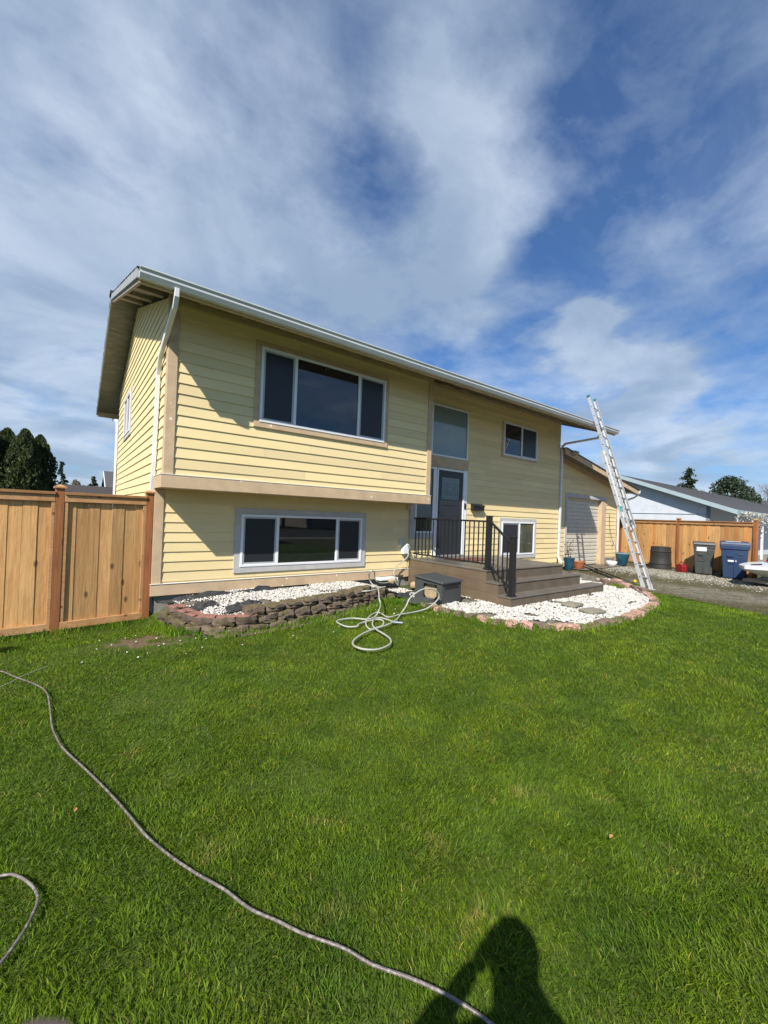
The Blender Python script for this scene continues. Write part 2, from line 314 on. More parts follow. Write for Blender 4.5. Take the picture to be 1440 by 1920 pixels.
def dup(root, loc=None, rotz=None, label=None, group=None):
    r = root.copy(); C.objects.link(r)
    if loc is not None: r.location = loc
    if rotz is not None: r.rotation_euler[2] = rotz
    if label: r['label'] = label
    if group: r['group'] = group
    for ch in list(root.children):
        c = ch.copy(); C.objects.link(c); c.parent = r
        for g in list(ch.children):
            d = g.copy(); C.objects.link(d); d.parent = c
    return r
def npmesh(name, V, F, m, tint=None, parent=None, smooth=False):   # V (n,3), F (k,3|4), tint (k,3) per face
    me = bpy.data.meshes.new(name); nf, k = F.shape
    me.vertices.add(len(V)); me.vertices.foreach_set('co', V.astype(np.float32).ravel())
    me.loops.add(nf*k); me.loops.foreach_set('vertex_index', F.astype(np.int32).ravel())
    me.polygons.add(nf); me.polygons.foreach_set('loop_start', np.arange(0, nf*k, k, dtype=np.int32))
    me.materials.append(m); me.update(calc_edges=True); me.validate()
    if tint is not None:
        a = me.color_attributes.new('tint', 'FLOAT_COLOR', 'CORNER')
        cc = np.ones((nf, k, 4), np.float32); cc[:, :, :3] = tint[:, None, :]
        a.data.foreach_set('color', cc.ravel())
    if smooth: me.polygons.foreach_set('use_smooth', [True]*nf)
    o = bpy.data.objects.new(name, me); C.objects.link(o)
    if parent is not None: o.parent = parent
    return o
def inside(px, py, poly):
    r = np.zeros(len(px), bool); n = len(poly); j = n-1
    for i in range(n):
        xi, yi = poly[i]; xj, yj = poly[j]
        c = ((yi > py) != (yj > py)) & (px < (xj-xi)*(py-yi)/(yj-yi+1e-12)+xi); r ^= c; j = i
    return r
def vnoise(x, y, s, seed=0):     # smooth value noise for numpy arrays
    x = x*s+seed*17.3; y = y*s+seed*9.1; xi = np.floor(x).astype(int); yi = np.floor(y).astype(int); fx = x-xi; fy = y-yi
    fx = fx*fx*(3-2*fx); fy = fy*fy*(3-2*fy)
    h = lambda a, b: (np.sin(a*127.1+b*311.7+seed*3.3)*43758.5453) % 1.0
    return (h(xi, yi)*(1-fx)+h(xi+1, yi)*fx)*(1-fy)+(h(xi, yi+1)*(1-fx)+h(xi+1, yi+1)*fx)*fy
def catmull(pts, k=6):
    P_ = [Vector(p) for p in pts]; out = []
    for i in range(len(P_)-1):
        a, b, c, d = P_[max(i-1, 0)], P_[i], P_[i+1], P_[min(i+2, len(P_)-1)]
        for j in range(k):
            t = j/k; out.append(0.5*((2*b)+(c-a)*t+(2*a-5*b+4*c-d)*t*t+(3*b-a-3*c+d)*t**3))
    out.append(P_[-1]); return out
def jig(a=0.06): t = 1+random.uniform(-a, a); return (t, t*random.uniform(1-a*.4, 1), t*random.uniform(1-a*.8, 1))

G = 0.26      # ground level
# ------------------------------------------------------------------ ground, lawn, driveway, street
def ground_mat(name, fn, bump=0.6, bscale=30):
    m = bpy.data.materials.new(name); m.use_nodes = True; nt = m.node_tree; b = nt.nodes['Principled BSDF']
    b.inputs['Roughness'].default_value = 0.95; b.inputs['Specular IOR Level'].default_value = 0.2
    gp = N(nt, 'ShaderNodeNewGeometry').outputs['Position']
    nt.links.new(fn(nt, gp), b.inputs['Base Color'])
    bz = N(nt, 'ShaderNodeTexNoise', {'Vector': gp, 'Scale': bscale, 'Detail': 6.0}).outputs[0]
    bn = N(nt, 'ShaderNodeBump', {'Strength': bump, 'Distance': 0.03, 'Height': bz}); nt.links.new(bn.outputs[0], b.inputs['Normal'])
    return m
def nz(nt, v, s, lo, hi, d=5.0):
    return RAMP(nt, N(nt, 'ShaderNodeTexNoise', {'Vector': v, 'Scale': s, 'Detail': d, 'Roughness': 0.62}).outputs[0], [(lo, 0.0), (hi, 1.0)])
def f_soil(nt, v):
    c = MIX(nt, nz(nt, v, 2.5, .4, .6), (0.045, 0.075, 0.010), (0.065, 0.10, 0.014))
    c = MIX(nt, nz(nt, v, 40, .55, .72), c, (0.09, 0.085, 0.03))
    vd = N(nt, 'ShaderNodeVectorMath', {0: N(nt, 'ShaderNodeMapping', {'Vector': v, 'Location': (.25, 1.45, 0), 'Scale': (1.15, 1.5, 0)}).outputs[0]}, operation='LENGTH').outputs['Value']
    vd = M_(nt, 'ADD', vd, M_(nt, 'MULTIPLY', N(nt, 'ShaderNodeTexNoise', {'Vector': v, 'Scale': 4.0, 'Detail': 6.0}).outputs[0], 0.9))
    return MIX(nt, RAMP(nt, vd, [(0.85, 1.0), (1.1, 0.0)]), c, MIX(nt, nz(nt, v, 25, .4, .6), (0.16, 0.115, 0.07), (0.10, 0.075, 0.045)))
def f_far(nt, v):
    c = MIX(nt, nz(nt, v, .3, .4, .6), (0.05, 0.07, 0.02), (0.075, 0.08, 0.035))
    return MIX(nt, nz(nt, v, 8, .4, .6), c, (0.06, 0.075, 0.025))
def f_drive(nt, v):
    sp = N(nt, 'ShaderNodeSeparateXYZ', {0: v})
    wob = N(nt, 'ShaderNodeTexNoise', {'Vector': v, 'Scale': 0.9, 'Detail': 4.0}).outputs[0]
    u = M_(nt, 'ADD', sp.outputs[0], M_(nt, 'MULTIPLY', wob, 1.6))
    u = M_(nt, 'ADD', u, M_(nt, 'MULTIPLY', sp.outputs[1], 0.12))
    t = N(nt, 'ShaderNodeMapRange', {0: u, 1: 9.4, 2: 16.4}).outputs[0]
    mossc = (0.085, 0.075, 0.032); dirt = (0.15, 0.135, 0.095); grav = (0.24, 0.235, 0.185)
    c = RAMP(nt, t, [(0.0, (0.07, 0.085, 0.025)), (0.10, mossc), (0.22, (0.17, 0.155, 0.115)), (0.36, (0.19, 0.175, 0.135)), (0.50, mossc), (0.60, (0.13, 0.12, 0.075)), (0.72, grav), (1.0, (0.20, 0.19, 0.15))])
    yb = N(nt, 'ShaderNodeMapRange', {0: sp.outputs[1], 1: -1.8, 2: -0.2}).outputs[0]
    c = MIX(nt, yb, c, MIX(nt, nz(nt, v, 1.6, .4, .6), (0.07, 0.06, 0.026), (0.12, 0.10, 0.06)))
    c = MIX(nt, nz(nt, v, 3.5, .46, .66), c, (0.10, 0.09, 0.045))
    g = N(nt, 'ShaderNodeTexVoronoi', {'Vector': v, 'Scale': 38.0}).outputs['Color']
    g = RAMP(nt, g, [(0.25, 0.55), (0.8, 1.5)])
    return MIX(nt, 1.0, c, g, 'MULTIPLY')
def f_road(nt, v):
    return MIX(nt, nz(nt, v, 30, .4, .6), (0.045, 0.046, 0.048), (0.075, 0.075, 0.075))
def f_walk(nt, v):
    return MIX(nt, nz(nt, v, 6, .4, .6), (0.26, 0.25, 0.23), (0.20, 0.19, 0.175))
def sheet(name, poly, z, m):
    b = MB(); b.add([(x, y, z) for x, y in poly], [tuple(range(len(poly)))])
    return tag(b.build(name, m), kind='structure')
def groundz(x, y):
    sm = lambda t: np.clip(t, 0, 1)**2*(3-2*np.clip(t, 0, 1))
    return G-.004-.175*sm((.30-x)/.55)*sm((y+1.15)/1.4)
b = MB(); zg_ = G-.012
b.add([(-900, -900, zg_), (900, -900, zg_), (900, -1.2, zg_), (-900, -1.2, zg_), (.35, -1.2, zg_), (900, 900, zg_), (.35, 900, zg_)], [(0, 1, 2, 4, 3), (4, 2, 5, 6)])
b.add([(-900, .3, .06), (.3, .3, .06), (.3, 900, .06), (-900, 900, .06)], [(0, 1, 2, 3)])
FARM = ground_mat('distant_ground', f_far)
tag(b.build('ground', FARM), kind='structure')
BED_EDGE = [(4.05, -.89), (3.90, -1.40), (3.94, -1.92), (4.03, -2.30), (4.12, -2.70), (4.32, -3.05), (4.59, -3.29), (4.88, -3.45), (5.27, -3.53), (5.82, -3.57), (6.3, -3.57), (6.8, -3.53), (7.3, -3.46), (7.9, -3.37), (8.5, -3.18), (9.1, -2.84), (9.62, -2.42)]
WALL_BASE = [(0.00, -.10), (0.05, -.45), (0.10, -.78), (0.22, -1.08), (0.42, -1.25), (0.66, -1.34), (0.92, -1.37), (1.22, -1.35), (1.55, -1.28), (1.92, -1.20), (2.30, -1.12), (2.62, -1.02), (2.90, -.90), (3.15, -.76), (3.45, -.62), (3.75, -.55)]
LAWN0 = [(-9, -14), (-9, -1.2), (.25, -1.2)] + WALL_BASE[4:]
LAWN = [(-9, -14)] + [(-9, .52), (-1.2, .43), (-0.1, .56), (.0, .56)] + WALL_BASE + [(4.0, -.7)] + BED_EDGE + [(9.78, -2.5), (9.75, -3.1), (9.6, -3.5), (9.45, -4.0), (9.29, -4.47), (9.1, -4.9), (8.6, -7), (8.0, -10), (8, -14)]
LAWN0 += LAWN[-len(BED_EDGE)-10:]
SOILM = ground_mat('lawn_soil', f_soil)
lv = MB(); lv.add([(x, y, G-.004) for x, y in LAWN0], [tuple(range(len(LAWN0)))])
gx_ = [-9, -6, -4]+list(np.linspace(-2.5, .30, 24)); gy_ = list(np.linspace(-1.2, .9, 20))
lv.add([(x, y, float(groundz(x, y))) for x in gx_ for y in gy_], [(i*20+j, (i+1)*20+j, (i+1)*20+j+1, i*20+j+1) for i in range(len(gx_)-1) for j in range(19)])
tag(lv.build('lawn', SOILM), kind='structure')
sheet('driveway', [(8.0, -14), (8.0, -10), (8.6, -7), (9.1, -4.9), (9.45, -4.0), (9.75, -3.1), (9.78, -2.5), (10.3, -1.9), (10.9, -1.1), (11.5, -.2), (11.8, .4), (12.0, .95), (16.3, .95), (16.3, 5), (19.2, 5), (16.72, -1.0), (15.3, -4.6), (15.0, -8), (15.0, -14)], G-0.002, ground_mat('driveway_gravel', f_drive, 1.0, 45))
sheet('pavement', [(-60, -15.6), (60, -15.6), (60, -14), (-60, -14)], G+0.02, ground_mat('pavement_concrete', f_walk))
sheet('road', [(-200, -24), (200, -24), (200, -16), (-200, -16)], G-0.004, ground_mat('road_asphalt', f_road))
sheet('garage_apron', [(12.25, .12), (15.75, .30), (15.9, .95), (12.25, .95)], G+0.03, ground_mat('apron_concrete', lambda nt, v: MIX(nt, nz(nt, v, 3, .4, .6), (0.20, 0.17, 0.12), (0.12, 0.10, 0.07))))

# ------------------------------------------------------------------ the house
ZG = 4.65; SL = 0.339; YG = -0.75; RIDGE = 4.09
D1, D2 = 0.598, 7.58; L1, L2 = 5.09, 11.34
XL, XR = -0.48, 12.10
house = thing('house', 'pale yellow two storey house with lap siding, tan trim and a jutting upper floor', 'house')
def roofz(y):
    return ZG+0.02+(y-YG)*SL if y <= RIDGE else ZG+0.02+(RIDGE-YG)*SL-(y-RIDGE)*SL
LAP = 0.1535
def siding_front(x0, x1, y, z0, z1, zph=2.684, top=None, cut=None, flip=False):
    """lap boards on a wall facing -y; top(x) gives a sloping top edge"""
    b = MB(); i0 = math.floor((z0-zph)/LAP); z = zph+i0*LAP
    while z < z1:
        za, zb = max(z, z0), min(z+LAP, z1)
        if zb-za > 0.012:
            ya = y-0.003-0.016*(1-(za-z)/LAP); yb = y-0.003-0.016*(1-(zb-z)/LAP)
            xs = [x0]; x = x0+random.uniform(0.8, 3.8)
            while x < x1-0.4: xs.append(x); x += random.uniform(1.9, 3.6)
            xs.append(x1)
            for xa, xb in zip(xs[:-1], xs[1:]):
                b.ct = jig(0.07)
                xb2 = xb-0.0028 if xb < x1 else xb
                if top:
                    xl = xa; xr_a, xr_b = min(xb2, top(za)), min(xb2, top(zb))
                    if xr_a <= xl+.01: continue
                    xr_b = max(xr_b, xl+.001)
                else: xr_a = xr_b = xb2; xl = xa
                b.add([(xl, ya, za), (xr_a, ya, za), (xr_b, yb, zb), (xl, yb, zb), (xl, y, za), (xr_a, y, za)], [(0, 1, 2, 3), (4, 5, 1, 0)])
        z += LAP
    b.ct = (1, 1, 1)
    return b
def siding_left(y0f, y1f, x, z0, z1, zph=2.684, sgn=-1):
    b = MB(); i0 = math.floor((z0-zph)/LAP); z = zph+i0*LAP
    while z < z1:
        za, zb = max(z, z0), min(z+LAP, z1)
        if zb-za > 0.012:
            xa = x+sgn*(0.003+0.016*(1-(za-z)/LAP)); xb = x+sgn*(0.003+0.016*(1-(zb-z)/LAP))
            ya0, ya1, yb0, yb1 = y0f(za), y1f(za), y0f(zb), y1f(zb)
            if ya1 > ya0+.01:
                n = 3
                for k in range(n):
                    b.ct = jig(0.03)
                    p0 = ya0+(ya1-ya0)*k/n; p1 = ya0+(ya1-ya0)*(k+1)/n; q0 = yb0+(yb1-yb0)*k/n; q1 = yb0+(yb1-yb0)*(k+1)/n
                    b.add([(xa, p0, za), (xa, p1, za), (xb, q1, zb), (xb, q0, zb), (x, p0, za), (x, p1, za)], [(0, 1, 2, 3), (4, 5, 1, 0)])
        z += LAP
    return b
def core(b, x0, x1, y0, y1, z0): # solid core under the roof
    pass
# solid core (inside the siding)
cb = MB(); xA, xB = 0.006, L2-0.006
prof = [(D1+.006, .46), (D1+.006, roofz(D1)-.13), (RIDGE, roofz(RIDGE)-.13), (D2, roofz(D2)-.13), (D2, .46)]
cb.prism([(xA, y, z) for y, z in prof], (xB-xA, 0, 0))
prof = [(0.006, 2.10), (0.006, roofz(0)-.13), (D1+.003, roofz(D1)-.14), (D1+.003, 2.10)]
cb.prism([(xA, y, z) for y, z in prof], (L1-.006-xA, 0, 0))
cb.build('wall_core', yellow, house)
siding_front(0.09, L1-0.09, 0.0, 2.275, 4.83).build('wall', yellow, house)
siding_front(0.09, 5.06, D1, 0.62, 2.12, 1.739).build('wall', yellow, house)
siding_front(L1+.02, L2-.02, D1, 0.45, 5.03, 2.684).build('wall', yellow, house)
siding_left(lambda z: 0.02 if z > 2.27 else D1+.02, lambda z: D2, 0.0, 0.62, roofz(0)-.15).build('wall', yellow, house)
za = roofz(0)-.15
siding_left(lambda z: 0.02 if z < roofz(0)-.14 else YG+(z+.14-ZG-.02)/SL, lambda z: min(D2, 2*RIDGE-YG-(z+.14-ZG-.02)/SL), 0.0, za+0.0, roofz(RIDGE)-.15).build('wall', yellow, house)
siding_left(lambda z: D1, lambda z: D2, L2, 0.45, 4.9, sgn=1).build('wall', yellow, house)
siding_left(lambda z: 0.02, lambda z: D1, L1, 2.275, 4.83, sgn=1).build('wall', yellow, house)
# trim
def cb_(x0, x1, y0, y1, z0, z1, name, m=tan, bev=0.004, par=house, label=None): return MB().box(x0, x1, y0, y1, z0, z1).build(name, m, par, bevel=bev, label=label)
cb_(-0.024, .105, -0.034, 0.002, 2.275, 4.82, 'corner_trim')
cb_(-0.028, -0.0, 0.002, 0.09, 2.275, 4.84, 'corner_trim')
cb_(L1-.10, L1+.022, -0.034, 0.002, 2.275, 4.82, 'corner_trim')
cb_(L1, L1+.026, 0.002, D1-.005, 2.275, 4.86, 'corner_trim')
bb = MB(); bb.box(-0.05, L1*.585, -0.05, 0.006, 2.09, 2.275); bb.box(L1*.585+.003, L1+.035, -0.05, 0.006, 2.09, 2.275)
bb.box(-0.05, 0.0, 0.009, D1-.0, 2.09, 2.275); bb.box(L1, L1+.033, .009, D1, 2.09, 2.275)
bb.build('belly_band', tan, house, bevel=.004)
fl = MB(); fl.box(-.056, L1+.04, -.056, .01, 2.275, 2.283); fl.box(-.056, .0, .012, D1, 2.275, 2.283); fl.build('flashing', whitem, house)
cb_(-.02, L1, .01, D1+.004, 2.093, 2.11, 'overhang_soffit', tan)
cb_(-0.03, .10, D1-.034, D1+.002, .63, 2.09, 'corner_trim')
cb_(-0.028, 0.0, D1+.002, D1+.1, .63, 2.09, 'corner_trim')
sk = MB(); sk.box(-.04, 3.0, D1-.045, D1+.005, .455, .632); sk.box(3.003, 4.28, D1-.045, D1+.005, .455, .632); sk.box(4.283, 4.95, D1-.045, D1+.005, .50, .632); sk.box(4.953, 5.10, D1-.045, D1+.005, .455, .632)
sk.box(-.04, -.0, D1+.007, D2, .455, .632)
sk.build('skirt_board', tan, house, bevel=.004)
MB().box(-.05, 5.1, D1-.055, D1+.0, .632, .638).build('flashing', whitem, house)
cb_(0.02, L2-.02, D1+.03, D2-.03, 0.1, .47, 'foundation', concrete, 0.01)
cb_(5.00, 5.11, D1-.03, D1, 1.95, 4.98, 'corner_trim')
# roof
rf = MB(); T = 0.035
def slope_slab(b, x0, x1, ya, yb, off0, off1):
    b.hexa([(x0, ya, roofz(ya)+off0), (x1, ya, roofz(ya)+off0), (x1, yb, roofz(yb)+off0), (x0, yb, roofz(yb)+off0),
            (x0, ya, roofz(ya)+off1), (x1, ya, roofz(ya)+off1), (x1, yb, roofz(yb)+off1), (x0, yb, roofz(yb)+off1)])
YB = 2*RIDGE-YG
roof = thing('roof', None, None); roof.parent = house; del_ = None
# shingle courses, each a thin stepped slab
cs = MB(); n = 34
for side in (0, 1):
    for i in range(n):
        a = YG-0.03+(RIDGE-YG+.03)*i/n; b2 = YG-0.03+(RIDGE-YG+.03)*(i+1)/n+.02
        if side: a, b2 = 2*RIDGE-a, 2*RIDGE-b2
        b2 = min(b2, RIDGE) if not side else max(b2, RIDGE)
        o = random.uniform(-.004, .004)
        cs.hexa([(XL-.03+o, a, roofz(a)+.004), (XR+.03, a, roofz(a)+.004), (XR+.03, b2, roofz(b2)+.0), (XL-.03+o, b2, roofz(b2)+.0),
                 (XL-.03+o, a, roofz(a)+.016), (XR+.03, a, roofz(a)+.016), (XR+.03, b2, roofz(b2)+.006), (XL-.03+o, b2, roofz(b2)+.006)])
cs.box(XL-.05, XR+.05, RIDGE-.13, RIDGE+.13, roofz(RIDGE)-.03, roofz(RIDGE)+.03)
cs.build('shingles', shingle_b, roof)
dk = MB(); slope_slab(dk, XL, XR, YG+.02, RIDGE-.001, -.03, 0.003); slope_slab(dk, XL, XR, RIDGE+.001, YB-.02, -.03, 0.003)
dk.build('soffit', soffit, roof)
seam = MB()
for y in (5.2, 6.5, 7.6):
    seam.box(XL+.03, -.02, y-.012, y+.012, roofz(y)-.037, roofz(y)-.029)
for y in (.62, 1.9, 3.15):
    seam.bar((XL+.03, y, roofz(y)-.07), (-.02, y, roofz(y)-.07), .09, .085)
seam.build('lookout', weather, roof)
# barge boards (left and right rakes): white-painted outer strip and weathered inner board
bg_ = MB()
for x0, x1 in ((XL-.025, XL), (XR, XR+.025)):
    slope_slab(bg_, x0, x1, YG, RIDGE, -.115, 0.002); slope_slab(bg_, x0, x1, RIDGE, YB, -.115, 0.002)
bg_.build('barge_board', mat('grey_painted_barge', (0.36, .38, .39), .6, var=.2, vscale=6), roof)
bi = MB(); slope_slab(bi, XL+.003, XL+.04, YG+.16, RIDGE-.05, -.165, -.031)
slope_slab(bi, XR-.04, XR-.003, YG+.16, RIDGE-.05, -.165, -.031)
bi.build('fly_rafter', weather, roof)
fb = MB(); fb.box(XL+.0, XR, YG+.02, YG+.055, ZG-.14, ZG+.008); fb.box(XL, XR, YB-.055, YB-.02, ZG-.14, ZG+.008); fb.build('fascia_board', tan, roof)
k = 0; x = .35; rb = MB()
while x < XR-.1:
    yw = 0.0 if x < L1 else D1
    ra = MB(); ra.hexa([(x, YG+.06, roofz(YG+.06)-.115), (x+.04, YG+.06, roofz(YG+.06)-.115), (x+.04, yw+.0, roofz(yw)-.125), (x, yw+.0, roofz(yw)-.125),
              (x, YG+.06, roofz(YG+.06)-.032), (x+.04, YG+.06, roofz(YG+.06)-.032), (x+.04, yw, roofz(yw)-.032), (x, yw, roofz(yw)-.032)])
    if x < L2: ra.build('rafter', weather, roof)
    x += .61
fr = MB(); fr.box(.0, L1+.02, -.028, .0, roofz(0)-.21, roofz(0)-.125); fr.box(L1+.03, L2, D1-.028, D1, roofz(D1)-.2, roofz(D1)-.12)
fr.build('frieze_board', tan, roof)
# gutters (profile extruded)
def gutter(x0, x1, y, z, sgn=-1):
    pr = [(0, 0), (0, -.125), (.075, -.125), (.105, -.07), (.105, -.04), (.125, -.015), (.125, 0), (.115, 0), (.115, -.012), (.097, -.04), (.097, -.066), (.070, -.118), (.007, -.118), (.007, 0)]
    g = MB(); g.prism([(x0, y+sgn*a, z+b) for a, b in pr], (x1-x0, 0, 0))
    for xe in (x0, x1): g.prism([(xe-.002, y+sgn*a, z+b) for a, b in pr[:7]], (.004, 0, 0))
    return g
gutter(XL-.0, XR+.0, YG+.02, ZG+.012).build('gutter', gutterm, roof)
gutter(XL-.0, XR, YB-.02, ZG+.012, 1).build('gutter', gutterm, roof)
def rect_pipe(path, wd=.075, dp=.055, ax=(1, 0, 0)):
    """rectangular downspout swept along a path; ax = its wide direction"""
    b = MB(); P_ = [Vector(p) for p in path]; A = Vector(ax); vs = []
    for i, p in enumerate(P_):
        t = (P_[min(i+1, len(P_)-1)]-P_[max(i-1, 0)]).normalized(); u = (A-t*A.dot(t)).normalized(); q = t.cross(u)
        vs += [p+u*wd/2+q*dp/2, p-u*wd/2+q*dp/2, p-u*wd/2-q*dp/2, p+u*wd/2-q*dp/2]
    fs = [(i*4+k, i*4+(k+1) % 4, i*4+4+(k+1) % 4, i*4+4+k) for i in range(len(P_)-1) for k in range(4)]+[(3, 2, 1, 0), tuple(range(len(vs)-4, len(vs)))]
    return b.add(vs, fs)
rect_pipe([(-.075, YG-.035, ZG-.10), (-.075, YG-.03, ZG-.19), (-.075, YG+.04, ZG-.28), (-.06, .36, 4.05), (-.055, .50, 3.90), (-.055, .545, 3.80), (-.055, .62, 2.5), (-.055, .715, 1.95), (-.055, .715, .35)], .08, .055, (0, 1, 0)).build('downspout', whitem, house, bevel=.006)
rect_pipe([(-.06, YB+.03, ZG-.08), (-.06, YB+.02, ZG-.18), (-.06, D2+.12, 4.26), (-.06, D2-.02, 4.15), (-.06, D2-.05, 4.0), (-.06, D2-.05, .3)], .08, .055, (0, 1, 0)).build('downspout', whitem, house, bevel=.006)
rect_pipe([(11.15, YG-.02, ZG-.09), (11.2, YG+.0, ZG-.2), (11.30, YG+.16, ZG-.31), (11.37, .44, 4.30), (11.385, .55, 4.23), (11.39, .565, 4.1), (11.39, .565, .72), (11.39, .52, .60), (11.39, .42, .54)], .08, .055, (1, 0, 0)).build('downspout', whitem, house, bevel=.006)
st = MB()
for z in (1.5, 3.0): st.box(11.335, 11.445, .53, .575, z, z+.035)
st.build('downspout_strap', whitem, house)

# windows
def window(x0, x1, z0, z1, y, panes, trim=.10, tm=tan, par=None, sides='lrbt', label=None, m_=None, label_pane=None, sill=0):
    w_ = MB(); f = .042; yo = y-.05
    w_.box(x0, x1, yo, y-.0, z0, z0+f); w_.box(x0, x1, yo, y-.0, z1-f, z1)
    w_.box(x0, x0+f, yo+.0, y, z0+f, z1-f); w_.box(x1-f, x1, yo+.0, y, z0+f, z1-f)
    for i in range(len(panes)-1):
        xm = panes[i][1]; w_.box(xm-.024, xm+.024, yo+.002, y, z0+f, z1-f)
    o = w_.build('window', white, par or house, bevel=.004)
    for i, (a, b, kind) in enumerate(panes):
        pa = a+(f if i == 0 else .024); pb = b-(f if i == len(panes)-1 else .024); za, zb = z0+f, z1-f
        if kind == 's':      # sliding sash with its own thin frame
            s_ = MB(); g = .030; yi = y-.036
            s_.box(pa, pb, yi, y-.004, za, za+g); s_.box(pa, pb, yi, y-.004, zb-g, zb); s_.box(pa, pa+g, yi, y-.004, za+g, zb-g); s_.box(pb-g, pb, yi, y-.004, za+g, zb-g)
            s_.build('sash', mat('grey_sash', (.42, .44, .46), .45, var=.1), o)
            MB().box(pa+g, pb-g, y-.027, y-.004, za+g, zb-g).build('pane', screenm, o)
        else:
            MB().box(pa, pb, y-.024, y-.004, za, zb).build('pane', m_ or glass, o)
    t = MB(); q = trim; yt = y-.036
    if 'b' in sides: t.box(x0-(q if 'l' in sides else 0), x1+(q if 'r' in sides else 0), yt-.004, y, z0-q, z0-.001)
    if 't' in sides: t.box(x0-(q if 'l' in sides else 0), x1+(q if 'r' in sides else 0), yt, y, z1+.001, z1+q)
    if 'l' in sides: t.box(x0-q, x0-.001, yt+.001, y, z0-.001, z1+.001)
    if 'r' in sides: t.box(x1+.001, x1+q, yt+.001, y, z0-.001, z1+.001)
    if t.v: t.build('window_trim', tm, o, bevel=.003)
    return o
window(1.312, 3.82, 3.237, 4.45, 0.0, [(1.312, 1.915, 's'), (1.915, 3.2, 'f'), (3.2, 3.82, 's')], .085, tan, label=None)
window(1.29, 3.785, .84, 1.745, D1, [(1.29, 1.95, 's'), (1.95, 3.19, 'f'), (3.19, 3.785, 's')], .10, tan_grey)
window(8.394, 9.995, 3.607, 4.532, D1, [(8.394, 9.22, 'f'), (9.22, 9.995, 's')], .06, tan, sides='lb')
window(8.432, 10.0, .834, 1.773, D1, [(8.432, 9.25, 's'), (9.25, 10.0, 'f')], .10, tan_grey, m_=curtreflm)
window(5.66, 6.935, 3.283, 4.524, D1, [(5.66, 6.935, 'f')], .06, tan, sides='', m_=blindm)
window(5.229, 5.81, 1.441, 3.0, D1, [(5.229, 5.81, 'f')], .13, tan_grey, sides='lb')
cb_(5.11, 6.99, D1-.034, D1, 3.02, 3.281, 'door_header', tan)
# window in the left side wall
lw = MB(); yo0, yo1, zo0, zo1 = 4.48, 5.76, 3.52, 4.43
for b_ in ((yo0, yo1, zo0, zo0+.04), (yo0, yo1, zo1-.04, zo1), (yo0, yo0+.04, zo0+.04, zo1-.04), (yo1-.04, yo1, zo0+.04, zo1-.04), (5.10, 5.14, zo0+.04, zo1-.04)): lw.box(-.05, 0, *b_)
lwo = lw.build('window', white, house, bevel=.003); MB().box(-.028, -.004, yo0+.04, yo1-.04, zo0+.04, zo1-.04).build('pane', glass, lwo)
t = MB(); t.box(-.036, 0, yo0-.09, yo1+.09, zo0-.09, zo0-.001); t.box(-.036, 0, yo0-.09, yo1+.09, zo1+.001, zo1+.09); t.box(-.035, 0, yo0-.09, yo0-.001, zo0, zo1); t.box(-.035, 0, yo1+.001, yo1+.09, zo0, zo1)
t.build('window_trim', tan_grey, lwo, bevel=.003)
# front door
dx0, dx1, dz0, dz1 = 5.94, 6.80, .915, 2.955
door = MB()
door.box(dx0, dx1, D1-.028, D1-.004, dz0, dz1)
door_o = door.build('front_door', doorm, house, bevel=.003)
pn = MB()
yy = D1-.036
for a in (dx0, dx1-.12): pn.box(a, a+.12, yy, D1-.029, dz0, dz1)
for a, b in ((dz0, dz0+.22), (dz1-.16, dz1), (2.12, 2.26)): pn.box(dx0+.12, dx1-.12, yy, D1-.029, a, b)
for i in range(1, 6):
    xx = dx0+.12+(dx1-dx0-.24)*i/6; pn.box(xx-.004, xx+.004, yy+.004, D1-.029, dz0+.22, 2.12)
pn.build('door_panel_frame', doorm, door_o, bevel=.002)
MB().box(dx0+.12, dx1-.12, D1-.0315, D1-.0285, 2.262, dz1-.162).build('door_glass', mat('leaded_glass', (.05, .075, .075), .08, col2=(.03, .045, .048), vscale=18, spec=.9), door_o)
lc = MB(); gx0, gx1, gz0, gz1 = dx0+.15, dx1-.15, 2.28, dz1-.19; yl = (D1-.0355, D1-.0318)
def came(xa, za, xb, zb): lc.box(min(xa, xb)-.0035, max(xa, xb)+.0035, yl[0], yl[1], min(za, zb)-.0035, max(za, zb)+.0035)
W_, H_ = gx1-gx0, gz1-gz0
for (a, b, c, d) in ((0, 0, 1, 0), (0, 1, 1, 1), (0, 0, 0, 1), (1, 0, 1, 1), (.12, .12, .88, .12), (.12, .88, .88, .88), (.12, .12, .12, .88), (.88, .12, .88, .88), (.38, .12, .38, .88), (.62, .12, .62, .88), (.38, .5, .62, .5), (.45, 0, .45, .35), (.55, .65, .55, 1), (.38, .62, .62, .62), (.38, .38, .62, .38), (0, .12, .12, .12), (.88, .88, 1, .88), (0, .88, .12, .88), (.88, .12, 1, .12), (.28, .88, .28, 1), (.72, 0, .72, .12)):
    came(gx0+W_*a, gz0+H_*b, gx0+W_*c, gz0+H_*d)
lc.build('lead_came', leadm, door_o)
MB().tube([(dx0+.06, D1-.04, 1.95), (dx0+.06, D1-.075, 1.95), (dx0+.14, D1-.085, 1.95)], .009).build('handle', blackm, door_o)
jb = MB(); jb.box(5.815, 5.885, D1-.04, D1-.001, .90, 3.018); jb.box(dx1+.005, dx1+.055, D1-.055, D1, .88, 3.005); jb.box(5.888, dx1+.0, D1-.055, D1, dz1+.003, 3.005); jb.box(5.888, dx0-.003, D1-.05, D1, .88, dz1)
jb.build('door_frame', white, house, bevel=.004)
cb_(dx1+.057, dx1+.17, D1-.034, D1, .88, 3.018, 'door_casing', white)
cb_(5.886, dx1+.056, D1-.09, D1-.03, .878, .91, 'threshold', mat('aluminium_sill', (.5, .5, .5), .4, metal=.6))
